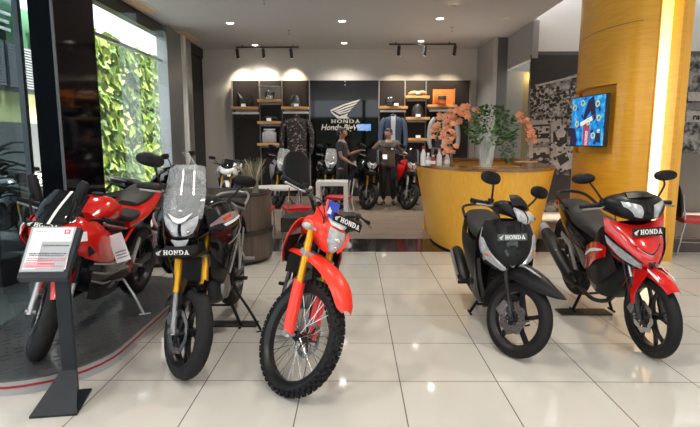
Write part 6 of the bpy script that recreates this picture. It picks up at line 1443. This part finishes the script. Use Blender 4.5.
# ================================================================ red and black underbone
def underbone():
    g = Rig('underbone_motorcycle', 'red and black underbone motorcycle on its centre stand, right end of the front row', 2.09, 3.45, 0, -1, -4, 5, 1.278, .288, .295, .088, .11, 26, .085, .06)
    P = g.P
    wheel(g, True, 'cast5y', 'road', disc=(-1, .112, .075, 8, .006)); wheel(g, False, 'cast5y', 'plain', disc=(-1, .09, .06, 8, .004), detail=False)
    fork(g, .66, .52, .085, .015, .020, m_steel, m_blackm); clamp(g, .66, .085, m_blackm)
    fd = fender(g, 150, 48, .335, .068, m_bred, drop=.75, n=9, tip=.35, rise=.01)
    for s_ in (1, -1):
        P('fender_side', MB().sheet([[(-.14, s_*.066, .60), (-.02, s_*.070, .625), (.04, s_*.068, .62)], [(-.13, s_*.086, .52), (-.05, s_*.090, .52), (.0, s_*.084, .54)], [(-.11, s_*.104, .44), (-.05, s_*.106, .44), (-.04, s_*.100, .45)], [(-.09, s_*.106, .37), (-.04, s_*.106, .37), (-.035, s_*.102, .38)]], .006, 3), m_bred, fd, True)
        P('fender_stripe', MB().sheet([[(.00, s_*.052, .634), (.02, s_*.060, .620)], [(.12, s_*.050, .600), (.13, s_*.058, .580)]], .007, 3), m_letw, fd, True)
    # apron
    rows = [[(-.27, -.215, .955), (-.22, -.12, .915), (-.19, 0, .895), (-.22, .12, .915), (-.27, .215, .955)],
            [(-.25, -.205, .84), (-.14, -.11, .835), (-.095, 0, .825), (-.14, .11, .835), (-.25, .205, .84)],
            [(-.23, -.200, .76), (-.08, -.105, .75), (-.025, 0, .735), (-.08, .105, .75), (-.23, .200, .76)],
            [(-.21, -.165, .68), (-.06, -.085, .67), (-.005, 0, .655), (-.06, .085, .67), (-.21, .165, .68)],
            [(-.20, -.10, .62), (-.09, -.05, .61), (-.04, 0, .595), (-.09, .05, .61), (-.20, .10, .62)]]
    ap = P('front_apron', MB().sheet(rows, .010, 5), m_bred)
    for s_ in (1, -1):
        f = lambda u: u if s_ < 0 else 1-u
        P('headlight', patch(rows, [[(f(.0), .28), (f(.01), .44)], [(f(.07), .42), (f(.10), .70)], [(f(.19), .57), (f(.22), .84)], [(f(.32), .76), (f(.34), .88)]], .010, .012), m_lampw, ap)
        P('lamp_surround', patch(rows, [[(f(.0), .22), (f(.0), .27)], [(f(.10), .38), (f(.10), .43)], [(f(.22), .55), (f(.22), .59)], [(f(.36), .72), (f(.36), .76)]], .010, .012), m_gblk, ap)
        P('black_edge', patch(rows, [[(f(.0), .50), (f(.0), .66)], [(f(.10), .78), (f(.08), .88)], [(f(.28), .93), (f(.26), .99)]], .008, .008), m_gblk, ap)
    P('grille', MB().sheet([[(-.045, -.055, .720), (-.018, 0, .690), (-.045, .055, .720)], [(-.03, -.05, .690), (.004, 0, .655), (-.03, .05, .690)], [(-.05, -.03, .63), (-.022, 0, .615), (-.05, .03, .63)]], .01, 3), m_gblk, ap)
    P('chevron_trim', MB().tube([(-.075, -.085, .780), (-.028, -.035, .742), (-.008, 0, .728), (-.028, .035, .742), (-.075, .085, .780)], .005, 6, 2), m_gblk, ap)
    P('chrome_chevron', MB().tube([(-.060, -.075, .770), (-.022, -.03, .733), (-.004, 0, .720), (-.022, .03, .733), (-.060, .075, .770)], .003, 6, 2), m_steel, ap)
    honda_plate(g, (-.085, .01, .872), .215, .058, (1, 0, .10), mat=m_mblk, roll=0)
    pair(g, 'leg_shield', lambda: MB().sheet([[(-.27, .185, .90), (-.24, .205, .76), (-.21, .165, .66), (-.24, .12, .56)], [(-.36, .20, .84), (-.36, .215, .72), (-.36, .20, .58), (-.38, .15, .44)], [(-.50, .17, .70), (-.50, .19, .60), (-.50, .19, .48), (-.50, .15, .36)], [(-.64, .13, .58), (-.66, .15, .50), (-.66, .16, .42), (-.66, .13, .34)]], .008, 5), m_plas)
    sp = pair(g, 'red_side_panel', lambda: MB().sheet([[(-.24, .208, .74), (-.25, .205, .66)], [(-.36, .224, .75), (-.37, .224, .60)], [(-.50, .206, .70), (-.52, .203, .50)], [(-.64, .170, .64), (-.68, .168, .44)]], .008, 4), m_bred)
    pair(g, 'silver_flash', lambda: MB().sheet([[(-.27, .222, .715), (-.27, .222, .705)], [(-.42, .228, .685), (-.43, .227, .655)], [(-.60, .192, .60), (-.61, .192, .575)]], .007, 4), m_letw, parent=sp)
    P('inner_shield', MB().sheet([[(-.28, -.18, .90), (-.34, 0, .90), (-.28, .18, .90)], [(-.32, -.20, .76), (-.40, 0, .78), (-.32, .20, .76)], [(-.36, -.18, .60), (-.44, 0, .62), (-.36, .18, .60)]], .008, 4), m_mblk)
    P('lower_cowl', MB().loft([(-.16, 0, .60, .07, .06), (-.28, 0, .50, .13, .12), (-.42, 0, .40, .15, .13), (-.60, 0, .33, .13, .10), (-.72, 0, .30, .08, .06)], 20, 4, 2.6), m_plas)
    # handlebar cowl
    hc = P('handlebar_cover', MB().loft([(-.11, 0, .99, .03, .03), (-.14, 0, 1.00, .11, .06), (-.20, 0, 1.015, .175, .085), (-.30, 0, 1.03, .215, .085), (-.38, 0, 1.025, .20, .07), (-.43, 0, 1.01, .10, .03)], 24, 4, 2.4), m_mblk, None, True)
    pair(g, 'upper_lamp', lambda: MB().sheet([[(-.135, .045, 1.045), (-.155, .095, 1.062), (-.205, .150, 1.070)], [(-.108, .040, 1.010), (-.130, .090, 1.024), (-.178, .140, 1.040)], [(-.108, .045, .965), (-.125, .070, .970), (-.150, .098, .985)]], .014, 4), m_lampw, True, hc)
    P('visor_badge', MB().sheet([[(-.14, -.02, 1.055), (-.135, 0, 1.058), (-.14, .02, 1.055)], [(-.105, -.012, 1.0), (-.10, 0, 1.0), (-.105, .012, 1.0)]], .014, 3), m_gblk, hc, True)
    P('meter_visor', MB().sheet([[(-.20, -.10, 1.09), (-.17, 0, 1.10), (-.20, .10, 1.09)], [(-.27, -.085, 1.12), (-.24, 0, 1.13), (-.27, .085, 1.12)], [(-.34, -.06, 1.11), (-.33, 0, 1.115), (-.34, .06, 1.11)]], .006, 4), m_mblk, hc, True)
    bars(g, [(-.33, 0, 1.03), (-.335, .14, 1.03), (-.37, .26, 1.02), (-.40, .35, 1.01)], .12, mat=m_plas)
    for s_ in (1, -1): mirror(g, s_, (-.335, .20, 1.05), (-.42, .315, 1.215), (.088, .040), m_plas, shape=2.3)
    # body, seat
    P('seat', MB().loft([(-.50, 0, .66, .07, .04), (-.60, 0, .72, .12, .06), (-.80, 0, .765, .145, .065), (-1.0, 0, .785, .145, .06), (-1.12, 0, .83, .13, .06), (-1.35, 0, .855, .10, .045), (-1.46, 0, .86, .05, .02)], 22, 4, 3), m_seat)
    pair(g, 'rear_body_panel', lambda: MB().sheet([[(-.48, .10, .62), (-.52, .14, .52), (-.56, .14, .42)], [(-.72, .15, .68), (-.74, .175, .58), (-.78, .16, .46)], [(-1.1, .14, .76), (-1.1, .16, .68), (-1.08, .14, .60)], [(-1.45, .085, .84), (-1.45, .09, .79), (-1.42, .08, .74)], [(-1.60, .03, .86), (-1.60, .03, .83), (-1.58, .03, .80)]], .007, 5), m_gblk)
    P('tank_tunnel', MB().loft([(-.36, 0, .62, .09, .12), (-.50, 0, .55, .12, .14), (-.70, 0, .56, .13, .15), (-1.0, 0, .64, .11, .12), (-1.4, 0, .78, .06, .05)], 20, 3, 3), m_plas)
    P('grab_rail', MB().tube([(-1.12, .145, .86), (-1.38, .13, .93), (-1.52, .05, .945), (-1.52, -.05, .945), (-1.38, -.13, .93), (-1.12, -.145, .86)], .014, 8, 4), m_mblk)
    P('tail_light', MB().box((-1.60, 0, .83), (.03, .12, .05)), m_bred, bevel=.008)
    P('number_bracket', MB().sheet([[(-1.40, -.05, .76), (-1.40, .05, .76)], [(-1.58, -.06, .62), (-1.58, .06, .62)], [(-1.64, -.07, .46), (-1.64, .07, .46)]], .006, 3), m_plas)
    engine(g, -.62, .38, 1.0, 70, m_blackm, m_cast)
    ex = P('exhaust', MB().tube([(-.44, -.02, .36), (-.42, -.08, .26), (-.60, -.13, .20), (-.85, -.15, .24)], .017, 12, 4).tube([(-.85, -.16, .25), (-.92, -.175, .28), (-1.42, -.20, .54), (-1.50, -.20, .58)], [.028, .060, .062, .045], 18), m_blackm)
    P('exhaust_tip', MB().tube([(-1.48, -.20, .572), (-1.56, -.20, .615)], [.050, .040], 18), m_castl, ex)
    pair(g, 'step_holder', lambda: MB().prism([(-.90, .36), (-.84, .38), (-.98, .58), (-1.18, .64), (-1.20, .60), (-1.02, .54)], .158, .168), m_castl)
    foot(g, -.84, .15, .34); foot(g, -1.18, .16, .46, .07, m_castl, 'passenger_peg')
    sw = MB()
    for s_ in (1, -1): sw.box((-1.04, s_*.09, .33), (.52, .03, .05), Matrix.Rotation(R(3), 3, 'Y'))
    P('swingarm', sw, m_blackm, bevel=.006); P('shock_absorber', MB().tube([(-.98, 0, .38), (-.90, 0, .62)], .028, 12), m_bred)
    P('hugger', MB().sheet([[(-1.0, -.06, .52), (-1.0, .06, .52)], [(-1.12, -.06, .61), (-1.12, .06, .61)], [(-1.30, -.06, .63), (-1.30, .06, .63)]], .005, 3), m_plas)
    P('brake_hose', MB().tube([(-.30, -.14, 1.0), (-.15, -.14, .66), (-.10, -.13, .52), (-.08, -.11, .36)], .005, 6, 4), m_cable, None, True)
    centre_stand(g, -.86, .17, plate=.012, z=.26)
    return g
UB = underbone()
t = MB().box((0, 0, .006), (.44, .16, .012)).build('stand_plate', m_blackm, None, smooth=0, at=(2.02, 4.34, 0), bevel=.002); tag(t, 'black floor plate under the centre stand of the red underbone', 'floor plate')
t = MB().box((0, 0, .006), (.46, .13, .012)).build('stand_plate', m_blackm, None, smooth=0, at=(-1.02, 4.02, 0), bevel=.002); tag(t, 'black floor plate under the black adventure bike', 'floor plate')
# hanging white card on the red sport bike
q = atz(118, 245, .80); t = empty('hang_tag', aty(119, 245, 3.50), 'white specification card hanging from the right handlebar of the red sport bike', 'tag', None, R(-10))
MB().box((0, 0, -.02), (.115, .004, .20), Matrix.Rotation(R(-18), 3, 'Y')).build('card', m_paper, t, smooth=0)
for k in range(3): MB().box((.012+.006*k, -.004, -.045-.02*k), (.085, .002, .006), Matrix.Rotation(R(-18), 3, 'Y')).build('print_line', m_ink, t, smooth=0)
MB().tube([(-.035, 0, .09), (-.05, .0, .14), (-.06, .05, .17)], .0015, 5, 3).build('string', m_cable, t)

# ------------------------------------------------------------ motorcycles further back
sport_bike('sport_bike', 'white, red and blue sport bike parked behind the left end of the divider', -3.02, 11.55, 0, 4, 8, 20, m_bwht, m_bblu, m_bblu, full=False, group=None, mirror_up=False)
adventure_bike('touring_bike', 'silver bodied touring bike with tall clear screen left of the patterned jacket', -1.72, 11.3, 6, 8, 25, full=False, body=m_bsil, shroud=m_gblk, lift=0)
adventure_bike('touring_bike', 'black touring bike with tall clear screen before the winged logo board', -.66, 11.4, 4, 8, 25, full=False, lift=0, shroud=m_bsil)
adventure_bike('adventure_bike', 'black adventure bike between the person in navy and the person in brown', .27, 11.15, 4, 8, 34, full=False, screen=m_smoke, lift=0, shroud=m_gblk)
adventure_bike('street_bike', 'black street motorcycle with red tank beside the wooden counter at the back', 1.16, 11.15, 2, 8, 30, full=False, body=m_bred, shroud=m_gblk, screen=m_smoke, lift=0, forkm=m_castl)
adventure_bike('touring_bike', 'black motorcycle standing sideways behind the divider by the windows, small clear screen', -2.25, 7.75, 88, 4, -15, full=False, lift=0, shroud=m_gblk)
sport_bike('parked_motorcycle', 'blue-grey motorcycle parked outside the near glass behind the palms', -4.75, 7.3, -.06, 60, 6, 0, m_bsil, m_castl, m_gblk, full=False, mirror_up=False)
sport_bike('parked_motorcycle', 'white motorcycle parked outside beside the black column', -4.95, 8.35, -.06, 60, 6, 0, m_bwht, m_bred, m_gblk, full=False, mirror_up=False)

# ------------------------------------------------------------ people
m_skin = M('skin', (.34, .19, .13), .5); m_hair = M('hair_black', (.012, .010, .010), .55, noise=.3)
def skinmesh(name, chains, mat, parent, sub=2):
    idx = {}; V = []; Rr = []; E_ = []
    for ch in chains:
        prev = None
        for p, r in ch:
            k = tuple(round(a, 4) for a in p)
            if k not in idx: idx[k] = len(V); V.append(p); Rr.append(r)
            i = idx[k]
            if prev is not None and prev != i: E_.append((prev, i))
            prev = i
    me = bpy.data.meshes.new(name); me.from_pydata(V, E_, []); me.materials.append(mat)
    o = bpy.data.objects.new(name, me); col.objects.link(o); o.parent = parent
    bm = bmesh.new(); bm.from_mesh(me); L = bm.verts.layers.skin.verify()
    for i, v in enumerate(bm.verts):
        r = Rr[i]; v[L].radius = r if isinstance(r, tuple) else (r, r); v[L].use_root = (i == 0)
    bm.to_mesh(me); bm.free()
    o.modifiers.new('skin', 'SKIN').use_smooth_shade = True
    m2 = o.modifiers.new('sub', 'SUBSURF'); m2.levels = sub; m2.render_levels = sub
    return o
def add3(a, b): return tuple(x+y for x, y in zip(a, b))
def person(loc, rz, label, arms, legs, shirt, trous, shoe, head_turn=0, sleeve=.55, collar=None, shirt_label=None):
    """local frame: faces -y. arms: (shoulder, elbow, wrist, fingers dir) left (+x) and right (-x)"""
    r = empty('person', loc, label, 'person', None, rz); r.scale = (1.05, 1.05, 1.05)
    pel = (0, 0, .93); sp = (0, -.005, 1.05); ch = (0, 0, 1.22); up = (0, .005, 1.36); nk = (0, .01, 1.44); jaw = (0, -.012, 1.52); cr = (0, 0, 1.60); tp = (0, .005, 1.655)
    C = [[(pel, (.105, .080)), (sp, (.105, .080)), (ch, (.125, .090)), (up, (.12, .085)), (nk, .052), ((0, 0, 1.49), .050), (jaw, (.062, .070)), (cr, (.074, .088)), (tp, (.055, .065))]]
    sh_ch = [[(add3(pel, (0, 0, -.12)), (.175, .135)), (add3(pel, (0, 0, -.02)), (.165, .125)), (sp, (.152, .115)), (ch, (.158, .118)), (up, (.130, .095)), ((0, .01, 1.415), (.075, .07))]]
    for (S_, E1, W_, fd, pn) in arms:
        C.append([(up, (.12, .085)), (S_, .055), (tuple(lerp(a, b, .5) for a, b in zip(S_, E1)), .045), (E1, .038), (tuple(lerp(a, b, .5) for a, b in zip(E1, W_)), .034), (W_, .024)])
        d = Vector(fd).normalized(); n_ = Vector(pn).normalized(); sd = d.cross(n_).normalized(); W = Vector(W_); palm_ = W+d*.055
        C.append([(W_, .024), (tuple(palm_), (.026, .018))])
        for k, (o_, l_) in enumerate(((-.027, .060), (-.009, .070), (.009, .066), (.026, .052))):
            a = palm_+sd*o_+d*.03; b = a+d*l_*.5-n_*.006; c = b+(d*.6-n_*.5)*l_*.5
            C.append([(tuple(palm_), (.026, .018)), (tuple(a), .009), (tuple(b), .008), (tuple(c), .0065)])
        th = W+d*.03-sd*.028; C.append([(W_, .024), (tuple(th), .011), (tuple(th+d*.035-sd*.012-n_*.01), .009)])
        q = tuple(lerp(a, b, sleeve) for a, b in zip(S_, E1)) if sleeve <= 1 else tuple(lerp(a, b, sleeve-1) for a, b in zip(E1, W_))
        c_ = [(up, (.130, .095)), (S_, .075), (tuple(lerp(a, b, .4) for a, b in zip(S_, E1)), .066)]
        if sleeve > 1: c_.append((E1, .054))
        c_.append((q, .056)); sh_ch.append(c_)
    tr = [[(pel, (.150, .115)), ((0, 0, .86), (.14, .115))]]
    for (H_, K_, A_, T_) in legs:
        C.append([(pel, (.105, .080)), (H_, .085), (K_, .055), (tuple(lerp(a, b, .3) for a, b in zip(K_, A_)), .055), (A_, .034)])
        tr.append([((0, 0, .86), (.14, .115)), (H_, .098), (tuple(lerp(a, b, .5) for a, b in zip(H_, K_)), .088), (K_, .070), (tuple(lerp(a, b, .4) for a, b in zip(K_, A_)), .066), (add3(A_, (0, 0, .03)), .056)])
    body = skinmesh('body', C, m_skin, r)
    skinmesh('shirt', sh_ch, shirt, r); skinmesh('trousers', tr, trous, r)
    for (H_, K_, A_, T_) in legs:
        d = (Vector(T_)-Vector(A_)); d.z = 0; d = d.normalized(); a = Vector(A_)
        skinmesh('shoe', [[(tuple(Vector((a.x, a.y, .045))-d*.05), (.042, .040)), ((a.x, a.y, .05), (.045, .046)), (tuple(Vector((a.x, a.y, .042))+d*.10), (.045, .036)), (tuple(Vector((a.x, a.y, .034))+d*.17), (.036, .026))]], shoe, r)
    # head details, turned together
    T = Matrix.Translation((0, 0, 1.59)) @ Matrix.Rotation(head_turn, 4, 'Z')
    hm = MB()
    L = []
    for z, rx, ry, oy in ((-.045, .078, .070, .035), (-.01, .084, .085, .022), (.035, .086, .098, .008), (.07, .078, .090, .004), (.098, .052, .060, .004), (.108, .01, .01, .004)): L.append((0, oy, z, rx, ry))
    hm.loft(L, 20, 3, 2.1, 'z').xf(T); hm.build('hair', m_hair, r)
    face = MB().loft([(0, -.058, -.085, .022, .020), (0, -.060, -.055, .050, .040), (0, -.052, -.01, .066, .046), (0, -.050, .03, .068, .044), (0, -.040, .055, .058, .034)], 18, 3, 2.2, 'z').xf(T).build('face', m_skin, body)
    nz = MB().loft([(0, -.095, .012, .007, .006), (0, -.108, -.012, .010, .010), (0, -.106, -.028, .014, .010), (0, -.098, -.034, .008, .005)], 10, 2, 2, 'z').xf(T).build('nose', m_skin, face)
    for s_ in (1, -1):
        MB().sph((s_*.027, -.092, .012), (.011, .007, .006), 10, 6).xf(T).build('eye', m_bwht, face); MB().sph((s_*.027, -.098, .012), .0042, 8, 5).xf(T).build('pupil', m_hair, face)
        MB().box((s_*.028, -.097, .030), (.030, .005, .005)).xf(T).build('eyebrow', m_hair, face, bevel=.001)
        MB().loft([(s_*.078, -.005, -.03, .006, .010), (s_*.084, 0, .0, .008, .018), (s_*.080, .004, .022, .005, .010)], 10, 2, 2, 'z').xf(T).build('ear', m_skin, face)
    MB().box((0, -.098, -.055), (.036, .006, .008)).xf(T).build('mouth', M('lips', (.42, .17, .14), .5), face, bevel=.002)
    return r, T
m_navy = M('navy_tshirt', (.022, .026, .034), .8, bump=.2, nscale=40); m_trs = M('trousers_charcoal', (.016, .017, .020), .8, bump=.2, nscale=30); m_shoe = M('shoe_black', (.012, .012, .012), .35)
m_brown = cloth('brown_work_shirt', (.115, .088, .070), (.095, .072, .058), 6, .5)
# man in the dark t-shirt: side on, facing right, reaching for the bike
p1, T1 = person((-.26, 11.15, 0), R(78), 'person in dark navy t-shirt and black trousers seen side on, reaching towards a motorcycle',
    [((.175, .01, 1.36), (.24, -.10, 1.13), (.20, -.32, 1.22), (-.1, -1, .15), (0, .2, 1)), ((-.175, .01, 1.36), (-.21, -.02, 1.10), (-.17, -.22, .97), (.05, -1, -.35), (0, -.3, 1))],
    [((.09, 0, .86), (.10, -.05, .48), (.10, .04, .09), (.11, -.08, .05)), ((-.09, 0, .86), (-.10, .05, .48), (-.10, .16, .09), (-.10, .05, .05))],
    m_navy, m_trs, m_shoe, R(-8), .62)
# man in the brown shirt: facing the camera, arms out to both motorcycles
p2, T2 = person((.80, 11.95, 0), R(-4), 'person in brown work shirt with dark yoke and black trousers standing between two motorcycles',
    [((.185, .01, 1.37), (.34, .02, 1.16), (.36, -.22, 1.16), (.15, -1, -.1), (0, -.1, 1)), ((-.185, .01, 1.37), (-.36, .0, 1.20), (-.30, -.22, 1.10), (.2, -1, -.3), (0, -.3, 1))],
    [((.09, 0, .86), (.11, -.03, .48), (.12, .0, .09), (.15, -.12, .05)), ((-.09, 0, .86), (-.10, -.03, .48), (-.10, .0, .09), (-.13, -.12, .05))],
    m_brown, m_trs, m_shoe, R(-28), 1.0)
MB().sheet([[(-.15, -.085, 1.38), (-.05, -.11, 1.37), (.05, -.11, 1.37), (.15, -.085, 1.38)], [(-.16, -.125, 1.30), (-.05, -.142, 1.29), (.05, -.142, 1.29), (.16, -.125, 1.30)]], .012, 3).build('dark_yoke', m_blackm, p2)
MB().box((.085, -.147, 1.245), (.05, .006, .03)).build('chest_patch', m_bwht, p2, smooth=0); MB().box((-.085, -.147, 1.245), (.05, .006, .025)).build('chest_patch', m_bred, p2, smooth=0)
MB().box((-.10, -.34, 1.13), (.10, .015, .15), Matrix.Rotation(R(-50), 3, 'X')).build('notebook', m_paper, None, smooth=0, at=(.80, 11.95, 0)).name = 'notebook'
bpy.data.objects['notebook']['label'] = 'small pale notebook in the hand of the person in the brown shirt'; bpy.data.objects['notebook']['category'] = 'notebook'
